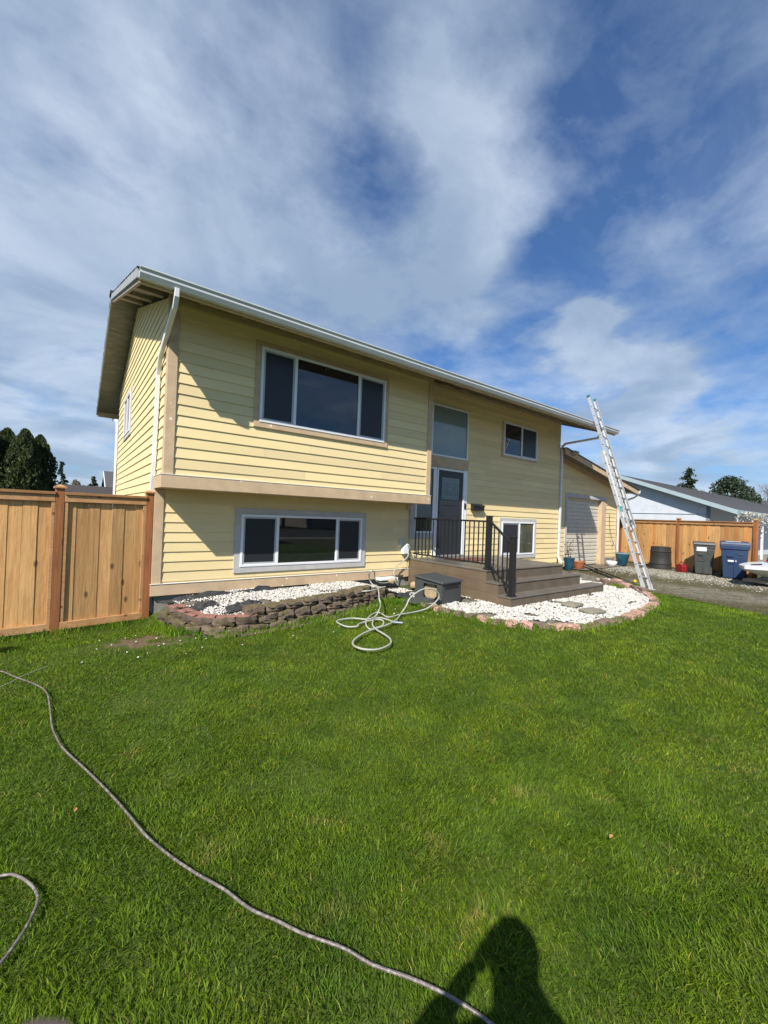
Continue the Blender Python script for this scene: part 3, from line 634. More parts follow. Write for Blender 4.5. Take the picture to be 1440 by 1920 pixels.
# outlet plate
cb_(4.80, 4.93, D1-.035, D1-.01, 1.17, 1.31, 'outlet_plate', tan_grey)

# attached garage
GY = .95
gq0, gq1, gz1_ = 12.51, 14.95, 2.68
def rakez(x): return 4.03+.02-(x-11.34)*.174   # underside at wall
gar = thing('garage', None, None); gar.parent = house
GR = 16.22
def gtop(z): return min(GR, 11.34+(4.03-z)/.174)
b = MB()
for xa, xb, za_, zb_ in ((11.35, gq0-.13, .34, 9), (gq1+.34, GR-.0, .34, 9)):
    pass
siding_front(11.35, gq0-.14, GY, .34, 2.81, 2.684).build('wall', yellow, gar)
siding_front(gq1+.36, GR-.02, GY, .50, 2.81, 2.684).build('wall', yellow, gar)
siding_front(11.35, GR-.02, GY, 2.812, 4.03, 2.684, top=gtop).build('wall', yellow, gar)
gc = MB(); gc.prism([(11.35, GY+.008, .30), (gq0-.02, GY+.008, .30), (gq0-.02, GY+.008, gz1_+.02), (gq1+.02, GY+.008, gz1_+.02), (gq1+.02, GY+.008, .30), (GR-.03, GY+.008, .30), (GR-.03, GY+.008, rakez(GR)-.05), (11.35, GY+.008, rakez(11.35)-.03)], (0, 6, 0))
gc.build('wall_core', yellow, gar)
siding_left(lambda z: GY, lambda z: 7.0, GR-.02, .5, 3.1, sgn=1).build('wall', yellow, gar)
cb_(gq1+.26, GR, GY-.02, GY+.03, .26, .50, 'foundation', concrete, .004, gar)
t = MB(); t.box(gq0-.14, gq0-.03, GY-.036, GY+.005, .30, gz1_+.13); t.build('door_trim', tan_grey, gar, bevel=.003)
t = MB(); t.box(gq0-.03, gq1+.36, GY-.04, GY+.005, gz1_+.01, gz1_+.13); t.build('door_trim', tan_grey, gar, bevel=.003)
t = MB(); t.box(gq1+.0, gq1+.34, GY-.036, GY+.3, .27, gz1_+.008); t.build('door_jamb', tan, gar, bevel=.003)
t = MB(); t.box(GR-.07, GR+.02, GY-.03, GY+.03, .35, rakez(GR)-.03); t.build('corner_trim', tan, gar, bevel=.003)
# roll-up door with horizontal ribs, set back in its opening
gd = MB(); z = .30; yd = GY+.10; vs = []; pat = []
while z < gz1_:
    pat += [(yd, z), (yd, z+.085), (yd+.022, z+.10), (yd+.022, z+.122), (yd, z+.137)]; z += .137
pat += [(yd, gz1_+.02)]
for i in range(len(pat)-1):
    (ya, z0_), (yb, z1_) = pat[i], pat[i+1]
    gd.ct = (1, 1, 1) if ya == yb == yd else (.8, .78, .74)
    gd.add([(gq0-.03, ya, z0_), (gq1+.01, ya, z0_), (gq1+.01, yb, z1_), (gq0-.03, yb, z1_)], [(0, 1, 2, 3)])
gdo = gd.build('garage_door', garm, gar)
hd = MB(); hd.lathe([(.0, 0), (.03, 0), (.03, .015), (.012, .03), (.0, .03)], n=12); h_ = hd.build('lock', blackm, gdo, loc=(13.55, GY+.10, 1.30)); h_.rotation_euler = (PI/2, 0, 0)
# garage roof: slopes down to the right, front barge board
gr = MB(); XE = 16.92; YF = .42
def grz(x): return 4.14-(x-11.35)*.176
for i in range(30):
    xa = 11.35+(XE-11.35)*i/30; xb = 11.35+(XE-11.35)*(i+1)/30+.015
    gr.hexa([(xa, YF-.03, grz(xa)+.03), (xb, YF-.03, grz(xb)+.03), (xb, 7.2, grz(xb)+.03), (xa, 7.2, grz(xa)+.03), (xa, YF-.03, grz(xa)+.045), (xb, YF-.03, grz(xb)+.055), (xb, 7.2, grz(xb)+.055), (xa, 7.2, grz(xa)+.045)])
gro = gr.build('roof', shingle_b, gar)
def gslab(b, ya, yb, o0, o1, x1=XE): b.hexa([(11.35, ya, grz(11.35)+o0), (x1, ya, grz(x1)+o0), (x1, yb, grz(x1)+o0), (11.35, yb, grz(11.35)+o0), (11.35, ya, grz(11.35)+o1), (x1, ya, grz(x1)+o1), (x1, yb, grz(x1)+o1), (11.35, yb, grz(11.35)+o1)])
b = MB(); gslab(b, YF+.03, 7.2, -.0, .029); b.build('soffit', soffit, gro)
b = MB(); gslab(b, YF, YF+.028, -.15, .03); b.build('barge_board', tan, gro, bevel=.003)
b = MB(); gslab(b, GY-.03, GY, -.19, -.001, GR); b.build('frieze_board', tan, gro)
gg = MB(); pr = [(0, 0), (0, -.12), (.07, -.12), (.12, -.01), (.12, 0)]
gg.prism([(XE+a, YF-.02, grz(XE)+.03+bz) for a, bz in pr], (0, 6.8, 0)); gg.build('gutter', whitem, gro)
rect_pipe([(XE+.02, YF+.05, 3.0), (XE-.05, YF+.15, 2.9), (GR+.06, GY-.06, 2.66), (GR+.05, GY-.07, 2.5), (GR+.05, GY-.07, .42), (GR+.05, GY-.16, .34), (GR+.07, GY-.32, .31)], .075, .055, (1, 0, 0)).build('downspout', whitem, gar, bevel=.006)
fl_ = MB(); fl_.lathe([(0, 0), (.10, 0), (.155, .05), (.165, .10), (.165, .12), (.0, .16)], n=20)
flo = fl_.build('floodlight', mat('aged_lamp_housing', (.34, .30, .25), .5, var=.2), gar, loc=(11.86, .42, 3.99), smooth=True); flo.rotation_euler = (math.radians(14), math.radians(-10), 0); flo.scale = (1.15, .8, 1)
MB().tube([(GR-.28, GY-.03, 1.1), (GR-.28, GY-.06, 1.1)], .03, 8).build('outlet_plate', tan_grey, gar)
MB().box(GR-.34, GR-.22, GY-.04, GY-.016, .98, 1.18).build('outlet_box', tan_grey, gar)
cab = catmull([(15.55, GY-.05, 2.2), (15.58, GY-.06, 1.7), (15.72, GY-.10, 1.2), (15.9, GY-.25, .7), (15.93, GY-.4, .35)], 6)
MB().tube(cab, .007, 6).build('cable', blackm, gar)

# things fixed on the front wall
mbx = thing('mailbox', 'black metal wall mailbox beside the front door casing', 'mailbox', (7.14, D1-.02, 2.03))
MB().prism([(0, 0, 0), (0, -.10, .0), (0, -.12, .13), (0, 0, .17)], (.42, 0, 0)).build('box', blackm, mbx, bevel=.006)
MB().prism([(-.01, 0, .171), (-.01, -.135, .128), (-.01, -.135, .118), (-.01, -.0, .160)], (.44, 0, 0)).build('lid', blackm, mbx, bevel=.003)
MB().box(.24, .36, -.1215, -.119, .10, .114).build('nameplate', mat('copper_plate', (.45, .16, .10), .4), mbx)
db = tag(MB().box(6.872, 6.925, D1-.062, D1-.036, 2.06, 2.20).build('doorbell', blackm, bevel=.006), 'small black video doorbell on the white door casing', 'doorbell')

# ------------------------------------------------------------------ porch with steps and railing
porch = thing('porch', 'brown stained wooden porch with three wide steps before the front door', 'porch', (5.12, D1, G))
PX, PY, PZ = 5.12, D1, G
def pb(x0, x1, y0, y1, z0, z1, name, m, bev=.005, ct=None):
    b = MB(); b.ct = ct or (1, 1, 1)
    b.box(x0-PX, x1-PX, y0-PY, y1-PY, z0-PZ, z1-PZ); return b.build(name, m, porch, bevel=bev)
FR = [(-1.60, 7.78, .872, .676), (-1.88, 8.02, .670, .470), (-2.15, 8.55, .464, .262)]
# side skirt with board joints
sd = MB()
for i, (za_, zb_) in enumerate(((.27, .463), (.4655, .668), (.6705, .842))):
    sd.ct = jig(.05); yf = (-2.145, -1.875, -1.595)[i]
    sd.box(0, .02, yf-PY, -.01, za_-PZ, zb_-PZ)
sd.build('side_skirt', deckm, porch, bevel=.002)
for (yf, xr, zt, zb_) in FR:
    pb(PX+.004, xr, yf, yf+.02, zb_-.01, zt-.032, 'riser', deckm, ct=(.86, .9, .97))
    pb(xr-.02, xr+.001, yf+.021, -.0+ (D1-.01 if yf == -1.6 else yf+.30), .265, zt-.033, 'end_skirt', deckm)
pb(PX-.012, 8.57, -2.165, -1.862, .434, .464, 'tread', treadm)
pb(PX-.012, 8.04, -1.895, -1.582, .641, .670, 'tread', treadm)
y = -1.615; k = 0
while y < .56:
    w_ = min(.14, .565-y); pb(PX-.012, 7.80, y, y+w_-.005, .844, .872, 'deck_board', treadm, .003); y += .14; k += 1
pb(PX+.03, 7.7, -1.55, .55, .28, .83, 'frame', inner, 0)  # solid block; the dark under the deck boards is put into its colour
MB().box(0, .3, 0, .3, 0, .001)
rail = MB(); ry = PX+.10-PX
rl = thing('railing', None, None); rl.parent = porch
def rp(x, y, z): return (x-PX, y-PY, z-PZ)
rx = 5.22
MB().box(rx-.045-PX, rx+.045-PX, -1.60-PY, -1.51-PY, .872-PZ, 1.86-PZ).build('post', blackm, rl, bevel=.006)
MB().box(rx-.045-PX, rx+.045-PX, -2.14-PY, -2.05-PY, .464-PZ, 1.50-PZ).build('post', blackm, rl, bevel=.006)
cp = MB(); cp.box(rx-.055-PX, rx+.055-PX, -1.61-PY, -1.50-PY, 1.861-PZ, 1.885-PZ); cp.box(rx-.055-PX, rx+.055-PX, -2.15-PY, -2.04-PY, 1.501-PZ, 1.525-PZ)
cp.box(rx-.07-PX, rx+.07-PX, -1.62-PY, -1.49-PY, .8725-PZ, .895-PZ); cp.box(rx-.07-PX, rx+.07-PX, -2.16-PY, -2.03-PY, .4645-PZ, .487-PZ)
cp.build('post_cap', blackm, rl, bevel=.004)
ra = MB(); ra.bar(rp(rx, -1.51, 1.775), rp(rx, .55, 1.775), .045, .035); ra.bar(rp(rx, -1.51, .975), rp(rx, .55, .975), .035, .03)
ra.bar(rp(rx, -1.60, 1.76), rp(rx, -2.06, 1.40), .045, .035); ra.bar(rp(rx, -1.60, .955), rp(rx, -2.06, .595), .035, .03)
ra.build('handrail', blackm, rl, bevel=.004)
nb = 18; b0 = None
for i in range(nb):
    yv = -1.42+i*(.50+1.42)/(nb-1)
    if b0 is None: b0 = MB().box(-.009, .009, -.009, .009, .0, .785).build('baluster', blackm, rl, loc=rp(rx, yv, .982))
    else: c = b0.copy(); c.location = rp(rx, yv, .982); C.objects.link(c)
for i in range(4):
    tt = (i+.8)/4.6; yv = -1.60-.46*tt; c = b0.copy(); c.location = rp(rx, yv, .965-.36*tt); C.objects.link(c)
mt = thing('doormat', 'reddish brown doormat lying before the dark front door', 'doormat', (6.1, -.25, .873))
MB().box(-.35, .75, -.2, .35, 0, .012).build('mat', mat('doormat_coir', (.20, .075, .04), .95, col2=(.10, .04, .025), vscale=25, bump=.8), mt, bevel=.003)
MB().box(-.37, .77, -.22, .37, 0, .006).build('border', mat('mat_border', (.04, .03, .025), .9), mt)

# ------------------------------------------------------------------ fences
def rot2(p, o, a): x, y = p; return (o[0]+x*math.cos(a)-y*math.sin(a), o[1]+x*math.sin(a)+y*math.cos(a))
def fence(name, label, segs, z0, h, cap_ends, bw=.14, board_side=-1):
    """segs: list of ((x,y),(x,y)) post to post"""
    f = thing(name, label, 'fence', (segs[0][0][0], segs[0][0][1], z0)); ox, oy = segs[0][0]
    posts = [segs[0][0]]+[s[1] for s in segs]
    for i, (x, y) in enumerate(posts):
        a = math.atan2(segs[min(i, len(segs)-1)][1][1]-segs[min(i, len(segs)-1)][0][1], segs[min(i, len(segs)-1)][1][0]-segs[min(i, len(segs)-1)][0][0])
        b = MB(); b.ct = jig(.1); b.box(-.047, .047, -.047, .047, -.05, h+.02)
        po = b.build('post', cedar_p, f, bevel=.004, loc=(x-ox, y-oy, 0), rotz=a)
        c = MB(); c.box(-.066, .066, -.066, .066, h+.021, h+.045); c.add([(-.06, -.06, h+.045), (.06, -.06, h+.045), (.06, .06, h+.045), (-.06, .06, h+.045), (0, 0, h+.075)], [(0, 1, 4), (1, 2, 4), (2, 3, 4), (3, 0, 4)])
        c.ct = jig(.1); c.build('cap', cedar_t, po, bevel=.002)
    for (p, q) in segs:
        L = math.hypot(q[0]-p[0], q[1]-p[1]); a = math.atan2(q[1]-p[1], q[0]-p[0]); lo = (p[0]-ox, p[1]-oy, 0)
        b = MB(); x = .05
        while x < L-.055:
            w_ = min(random.uniform(bw*.92, bw*1.08), L-.05-x); t_ = random.uniform(.70, 1.18); r_ = random.random()
            b.ct = (t_, t_*(.98 if r_ > .25 else .80), t_*(.96 if r_ > .25 else .62))
            yo = random.uniform(-.002, .002)+(.006 if len(b.v) % 16 else 0)
            b.box(x+.0012, x+w_-.0018, -.010+yo, .008+yo, .10, h-.06); x += w_
        b.build('boards', cedar, f, loc=lo, rotz=a)
        r = MB(); r.ct = jig(.1)
        r.box(.05, L-.05, -.048, -.0115, h-.155, h-.065); r.box(.05, L-.05, .010, .045, h-.155, h-.065)
        r.box(.05, L-.05, -.048, -.0115, .07, .165); r.box(.05, L-.05, .010, .045, .07, .165)
        r.build('rail', cedar_t, f, bevel=.003, loc=lo, rotz=a)
        c = MB(); c.ct = (.7, .62, .55); c.box(.0, L, -.07, .07, h-.062, h-.024) if False else c.box(.048, L-.048, -.07, .07, h-.062, h-.026); c.build('cap_rail', cedar_t, f, bevel=.003, loc=lo, rotz=a)
        s_ = MB(); s_.ct = (1, 1, 1); s_.box(.05, .088, -.04, -.0115, .167, h-.157); s_.box(L-.088, L-.05, -.04, -.0115, .167, h-.157); s_.build('side_trim', cedar_t, f, bevel=.002, loc=lo, rotz=a)
    return f
fence('cedar_fence', 'new orange cedar board fence joined to the left corner of the yellow house', [((-5.2, .14), (-3.2, .31)), ((-3.2, .31), (-1.155, .49)), ((-1.155, .49), (-.088, .622))], .06, 1.93, None)
fence('cedar_fence', 'cedar board fence behind the wheeled bins beside the driveway', [((15.84, -3.33), (16.72, -1.02)), ((16.72, -1.02), (17.62, 1.33)), ((17.62, 1.33), (18.5, 3.6)), ((18.5, 3.6), (19.4, 5.9))], G-.03, 1.84, None)

# ------------------------------------------------------------------ retaining wall of blocks
def rough_block(w_, d_, h_, seed, amp=.020, taper=.12):
    random.seed(seed); b = bmesh.new(); bmesh.ops.create_cube(b, size=1.0)
    bmesh.ops.subdivide_edges(b, edges=b.edges[:], cuts=5, use_grid_fill=True)
    for v in b.verts:
        x, y, z = v.co
        wv_ = 1-taper*(y+.5)*1.4
        v.co = Vector((x*w_*wv_, y*d_, z*h_))
        if y < -.2: v.co.y += -.026*(1-(2*x)**2)*1.0*(w_/.29)-.006*(1-(2*z)**2)+.022*noise.noise(Vector((x*9+seed, z*9, 3)))
        nv = Vector((noise.noise(Vector((x*3+seed, y*3, z*3))), noise.noise(Vector((x*3, y*3+seed, z*3+7))), noise.noise(Vector((x*3+3, y*3, z*3+seed)))))
        v.co += nv*amp*(1.6 if y < 0 else .6)
        if abs(x) > .45 and y < -.45: v.co.x *= .90; v.co.y *= .93
        if abs(z) > .45 and y < -.45: v.co.z *= .95
    for v in b.verts: v.co.z += h_/2
    me = bpy.data.meshes.new('wall_block'); b.to_mesh(me); b.free()
    me.polygons.foreach_set('use_smooth', [True]*len(me.polygons)); me.set_sharp_from_angle(angle=math.radians(38))
    return me
BLK = [rough_block(.275, .20, .105, 100+i) for i in range(5)]
for i, m_ in enumerate(BLK): m_.materials.append(redt if i == 4 else mossb)
random.seed(21)
def arclen(pts):
    s = [0]
    for a, b in zip(pts[:-1], pts[1:]): s.append(s[-1]+math.hypot(b[0]-a[0], b[1]-a[1]))
    return s
def along(pts, s_, d):
    for i in range(len(pts)-1):
        if d <= s_[i+1] or i == len(pts)-2:
            t = (d-s_[i])/(s_[i+1]-s_[i]); a, b = pts[i], pts[i+1]
            return (a[0]+(b[0]-a[0])*t, a[1]+(b[1]-a[1])*t), math.atan2(b[1]-a[1], b[0]-a[0])
ORD = 'first second third fourth fifth sixth seventh eighth ninth tenth eleventh twelfth thirteenth fourteenth fifteenth sixteenth seventeenth eighteenth nineteenth twentieth'.split()
ORD += ['twenty '+w for w in ORD[:9]]+['thirtieth']+['thirty '+w for w in ORD[:9]]+['fortieth']+['forty '+w for w in ORD[:9]]
sw = arclen(WALL_BASE); nblk = 0
def side_word(x):
    return 'left end near the cedar fence' if x < .5 else 'stretch under the left sliding pane' if x < 1.5 else 'stretch under the middle of the lower window' if x < 2.4 else 'stretch under the right sliding pane' if x < 3.1 else 'right end near the hose coil'
for course in range(3):
    d = .06+(.145 if course % 2 else 0); kk = 0
    lim = sw[-1]-(.0, .05, .35)[course]
    start = (0, .0, 1.75)[course]
    while d < lim:
        if d >= start:
            (x, y), a = along(WALL_BASE, sw, d)
            inn = .11+course*.045
            bx, by = x-math.sin(a)*inn, y+math.cos(a)*inn
            topred = (course == 1 and d < 1.75 and kk % 1 == 0)
            me = BLK[4] if topred else BLK[random.randrange(4)]
            o = bpy.data.objects.new('wall_block', me); C.objects.link(o)
            o.location = (bx, by, G-.015+course*.104+random.uniform(0, .006)); o.rotation_euler = (random.uniform(-.03, .03), random.uniform(-.04, .04), a+random.uniform(-.09, .09))
            o.scale = (random.uniform(.96, 1.03), 1, 1)
            row = ('bottom', 'middle' if d >= 1.75 else 'exposed upper', 'top')[course]
            tag(o, '%s block, %s from the fence end in the %s row of the retaining wall' % ('red topped' if topred else 'mossy', ORD[kk], ('bottom', 'middle', 'top')[course]) if course < 2 else 'mossy block, %s from the left in the raised top row of the retaining wall' % ORD[int(round((d-start)/.292-.3))], 'block', 'blocks of the retaining wall')
        d += .292; kk += 1
# low footing strip in front of the wall
ft = MB()
for i in range(4, len(WALL_BASE)-3):
    (x0, y0), (x1, y1) = WALL_BASE[i], WALL_BASE[i+1]; a = math.atan2(y1-y0, x1-x0); nx, ny = math.sin(a), -math.cos(a)
    ft.hexa([(x0+nx*.10, y0+ny*.10, G-.04), (x1+nx*.10, y1+ny*.10, G-.04), (x1-nx*.05, y1-ny*.05, G-.04), (x0-nx*.05, y0-ny*.05, G-.04),
             (x0+nx*.085, y0+ny*.085, G+.022), (x1+nx*.085, y1+ny*.085, G+.022), (x1-nx*.05, y1-ny*.05, G+.022), (x0-nx*.05, y0-ny*.05, G+.022)])
tag(ft.build('wall_footing', mossb), 'low concrete strip along the foot of the mossy retaining wall', 'footing')
# raised bed soil
INNER = []
for i in range(len(WALL_BASE)):
    (x, y) = WALL_BASE[i]; j = min(i, len(WALL_BASE)-2); a = math.atan2(WALL_BASE[j+1][1]-WALL_BASE[j][1], WALL_BASE[j+1][0]-WALL_BASE[j][0])
    INNER.append((x-math.sin(a)*.17, y+math.cos(a)*.17))
bedpoly = [(0.02, D1+.02)]+[p for p in INNER]+[(4.25, -.38), (4.6, -.2), (4.75, D1+.02)]
def bedz(x, y):
    zl = .40+.045*np.clip((x-.2)/.9, 0, 1)
    f = np.clip((4.3-x)/.8, 0, 1); front = np.clip((D1-y)/1.4, 0, 1)
    z = zl+.06*front*np.clip((x-.6)/.7, 0, 1)
    return (G+.01)*(1-f)+z*f
bm_ = MB()
gx = np.linspace(-.02, 5.1, 60); gy = np.linspace(-1.4, D1+.02, 26)
XX, YY = np.meshgrid(gx, gy, indexing='ij'); ZZ = bedz(XX, YY)-.015+.012*(vnoise(XX, YY, 6)-.5)
okp = inside(XX.ravel(), YY.ravel(), bedpoly).reshape(XX.shape)
V = np.stack([XX, YY, ZZ], -1).reshape(-1, 3); idx = np.arange(len(V)).reshape(XX.shape)
cell = okp[:-1, :-1] | okp[1:, :-1] | okp[:-1, 1:] | okp[1:, 1:]
cell2 = okp[:-1, :-1] & okp[1:, :-1] & okp[:-1, 1:] & okp[1:, 1:]
F = np.stack([idx[:-1, :-1][cell2], idx[1:, :-1][cell2], idx[1:, 1:][cell2], idx[:-1, 1:][cell2]], -1)
o = npmesh('bed_soil', V, F, mat('bed_soil', (.09, .075, .055), .95, col2=(.16, .14, .11), vscale=8, bump=.8)); tag(o, kind='structure')

# ------------------------------------------------------------------ white gravel
ICO_V, ICO_F = None, None
bmi = bmesh.new(); bmesh.ops.create_icosphere(bmi, subdivisions=1, radius=1); ICO_V = np.array([v.co[:] for v in bmi.verts]); ICO_F = np.array([[v.index for v in f.verts] for f in bmi.faces]); bmi.free()
def stones(name, x, y, z, r, m, label, tlo=.75, thi=1.05, warm=0.0):
    n = len(x); nv = len(ICO_V)
    V = ICO_V[None]*rng.uniform(.75, 1.2, (n, nv, 1))
    V = V*np.stack([rng.uniform(.7, 1.35, n), rng.uniform(.7, 1.1, n), rng.uniform(.5, .85, n)], -1)[:, None, :]
    a = rng.uniform(0, 2*PI, n); ca, sa = np.cos(a)[:, None], np.sin(a)[:, None]
    tx = rng.uniform(-.5, .5, n)[:, None]
    X = V[..., 0]*ca-V[..., 1]*sa; Y = V[..., 0]*sa+V[..., 1]*ca; Z = V[..., 2]+X*tx
    V = np.stack([X, Y, Z], -1)*r[:, None, None]+np.stack([x, y, z], -1)[:, None, :]
    F = (ICO_F[None]+np.arange(n)[:, None, None]*nv).reshape(-1, 3)
    t = rng.uniform(tlo, thi, n); w_ = rng.uniform(0, 1, n) < .12
    T_ = np.stack([t, t*np.where(w_, .93, .99), t*np.where(w_, .78, .97)], -1)
    o = npmesh(name, V.reshape(-1, 3), F, m, np.repeat(T_, len(ICO_F), axis=0))
    return tag(o, label, 'gravel', kind='stuff')
n = 15000; x = rng.uniform(0, 4.75, n); y = rng.uniform(-1.3, D1, n); ok = inside(x, y, bedpoly)
ok &= ~((x < 1.0) & (vnoise(x, y, 3.5, 2) > .62)); ok &= ~((y > .30) & (x < 2.6) & (vnoise(x, y, 3, 5) > .35)); ok &= ~((vnoise(x, y, 2.6, 9) > .84)); ok &= ~((x > 3.7)&(vnoise(x, y, 4, 3)>.5))
x, y = x[ok], y[ok]; stones('gravel', x, y, bedz(x, y)+rng.uniform(-.008, .016, len(x)), rng.uniform(.008, .019, len(x)), stonew, 'white stone chips filling the raised bed behind the retaining wall', .62, 1.05)
BEDC = [(5.05, .3), (4.75, -.2), (4.2, -.45)]+[(px+(.07 if px < 5 else 0), py+.05) for px, py in BED_EDGE]+[(10.35, -2.1), (10.85, -1.35), (11.2, -.75), (11.7, .1), (11.6, .5), (11.3, .55)]
BEDC_IN = BEDC
n = 56000; x = rng.uniform(3.9, 11.8, n); y = rng.uniform(-3.6, .6, n); ok = inside(x, y, BEDC)
ok &= ~((x > PX+.02) & (x < 8.5) & (y > -2.13)) | ((x > 8.05) & (y > -1.8)); ok &= ~((x > PX+.02) & (x < 7.76) & (y > -2.13))
dens_ = np.ones(len(x)); ok &= ~((x < 5.1) & (vnoise(x, y, 3.2, 4) > .62)); ok &= ~((x > 9.3) & (y > -2.2) & (vnoise(x, y, 2.0, 6) > .5)); ok &= ~((x > 8.2) & (y > -.6)); ok &= vnoise(x, y, 3.7, 12) < .90
gm = (x > 9.55) & (x < 10.3) & (y > -2.25) & (y < -1.5); ok &= ~gm
x, y = x[ok], y[ok]; stones('gravel', x, y, G+.012+.022*vnoise(x, y, 3, 1)+rng.uniform(-.004, .016, len(x)), rng.uniform(.009, .022, len(x)), stonew, 'white stone chips spread around the porch steps', .62, 1.05)
poly = [(q[0], q[1]) for q in BEDC]
sheet('bed_base', poly, G+.004, ground_mat('bed_base', lambda nt, v: MIX(nt, nz(nt, v, 12, .4, .6), (.10, .085, .06), (.22, .20, .17))))
# stray chips on the lawn near the wall and in the driveway
n = 60; x = rng.uniform(-.9, 4.2, n); y = rng.uniform(-1.9, -.4, n); ok = inside(x, y, LAWN); x, y = x[ok], y[ok]
stones('loose_chips', x, y, groundz(x, y)+.022, rng.uniform(.007, .013, len(x)), stonew, 'white chips scattered on the lawn by the retaining wall')
n = 5200; u = rng.uniform(0, 1, n); x = rng.normal(14.6, .75, n); y = rng.uniform(-6, .5, n); ok = (x < 15.6) & (x > 9.9); x, y = x[ok], y[ok]
stones('driveway_gravel', x, y, np.full(len(x), G+.004), rng.uniform(.012, .026, len(x)), stoneg, 'grey gravel strewn over the driveway by the bins', .6, 1.4)

# edging blocks around the porch bed
EDG = [rough_block(.205, .15, .095, 300+i, .013, .2) for i in range(4)]
PINK, BRN = [], []
for me in EDG:
    a = me.color_attributes.new('tint', 'FLOAT_COLOR', 'CORNER'); a.data.foreach_set('color', [1.0]*4*len(a.data))
    me.materials.append(pinkb); PINK.append(me); c = me.copy(); c.materials.clear(); c.materials.append(brownb); BRN.append(c)
random.seed(5); se = arclen(BED_EDGE); d = .08; k = 0
def edge_place(x, y):
    return ('beside the grey hose box' if y > -1.75 and x < 5 else 'by the left corner of the porch' if x < 4.5 else 'before the lower step' if x < 6.2 else 'near the stepping stones' if x < 7.6 else 'at the right bend of the white gravel' if x < 9.2 else 'by the ladder foot')
while d < se[-1]:
    (x, y), a = along(BED_EDGE, se, d)
    brown = (x < 4.15 and k % 2 == 0) or (4.9 < x < 6.15) or k % 6 == 5
    me = random.choice(BRN if brown else PINK)
    o = bpy.data.objects.new('edging_block', me); C.objects.link(o)
    o.location = (x-math.sin(a)*.0, y+math.cos(a)*.0, G-.02+random.uniform(-.012, .012)); o.rotation_euler = (random.uniform(-.16, .14), random.uniform(-.12, .12), a+random.uniform(-.3, .3)); o.scale = (random.uniform(.8, 1.05), random.uniform(.85, 1.2), random.uniform(.8, 1.05))
    tag(o, '%s edging block, %s from the hose box along the bed' % ('brown weathered' if brown else 'pale pink', ORD[k].replace('twenty ','twenty-').replace('thirty ','thirty-').replace('forty ','forty-')), 'edging block', 'edging blocks around the porch bed'); d += .215; k += 1
BIGE = [rough_block(.30, .17, .12, 400+i, .015, .1) for i in range(3)]
for i, me in enumerate(BIGE):
    a = me.color_attributes.new('tint', 'FLOAT_COLOR', 'CORNER'); a.data.foreach_set('color', [1.0]*4*len(a.data)); me.materials.append(brownb if i < 2 else pinkb)
for i, (x, y, a, w2) in enumerate([(9.45, -2.62, .75, 'nearest the lawn'), (9.68, -2.38, .80, 'second from the lawn'), (9.85, -2.08, 1.2, 'in the middle of the row'), (9.96, -1.78, 1.3, 'second from the far end'), (10.10, -1.48, .95, 'at the far end'), (10.42, -1.62, 1.1, 'alone close behind the ladder')]):
    o = bpy.data.objects.new('edging_block', BIGE[i % 3]); C.objects.link(o); o.location = (x, y, G-.01); o.rotation_euler = (random.uniform(-.06, .06), random.uniform(-.06, .06), a)
    tag(o, 'large grey brown edging block by the ladder, %s' % w2, 'edging block', 'edging blocks around the porch bed')
for i, (cx, cy, a, lb) in enumerate([(6.28, -2.64, .1, 'square tan paver in white gravel, the one closer to the porch steps'), (6.08, -3.10, -.15, 'square tan paver in white gravel, the one closer to the lawn')]):
    o = MB().box(-.19, .19, -.13, .13, 0, .04).build('stepping_stone', paver, bevel=.008, loc=(cx, cy, G+.05), rotz=a); o.rotation_euler[0] = .03
    tag(o, lb, 'paver')
# loose rocks, fabric
def rock(name, loc, s, m, label, cat, seed):
    b = bmesh.new(); bmesh.ops.create_icosphere(b, subdivisions=2, radius=1)
    for v in b.verts: v.co *= 1+.25*noise.noise(v.co*1.3+Vector((seed, 0, 0)))
    for v in b.verts: v.co = Vector((v.co.x*s[0], v.co.y*s[1], v.co.z*s[2]))
    me = bpy.data.meshes.new(name); b.to_mesh(me); b.free(); me.materials.append(m); o = bpy.data.objects.new(name, me); C.objects.link(o); o.location = loc; o.rotation_euler[2] = seed
    return tag(o, label, cat)
sandst = mat('tan_rock', (.45, .34, .20), .9, var=.3, vscale=10, bump=.6)
rock('rock', (4.84, .08, G+.09), (.11, .08, .075), sandst, 'tan rock lying at the porch side behind the hose box', 'rock', 1.0)
rock('rock', (4.42, .28, G+.17), (.09, .07, .06), sandst, 'tan rock under the tap beneath the hose', 'rock', 2.2)
rock('rock', (15.75, .45, G+.03), (.14, .1, .05), mat('pale_rock', (.5, .48, .42), .9, var=.2), 'flat pale rock right of the blue glazed pot', 'rock', 4)
o = MB().box(-.14, .14, -.1, .1, 0, .08).build('brick', redb, bevel=.01, loc=(4.80, -.42, G+.01), rotz=.5); tag(o, 'reddish brown block left beside the porch wall behind the hose box', 'brick')
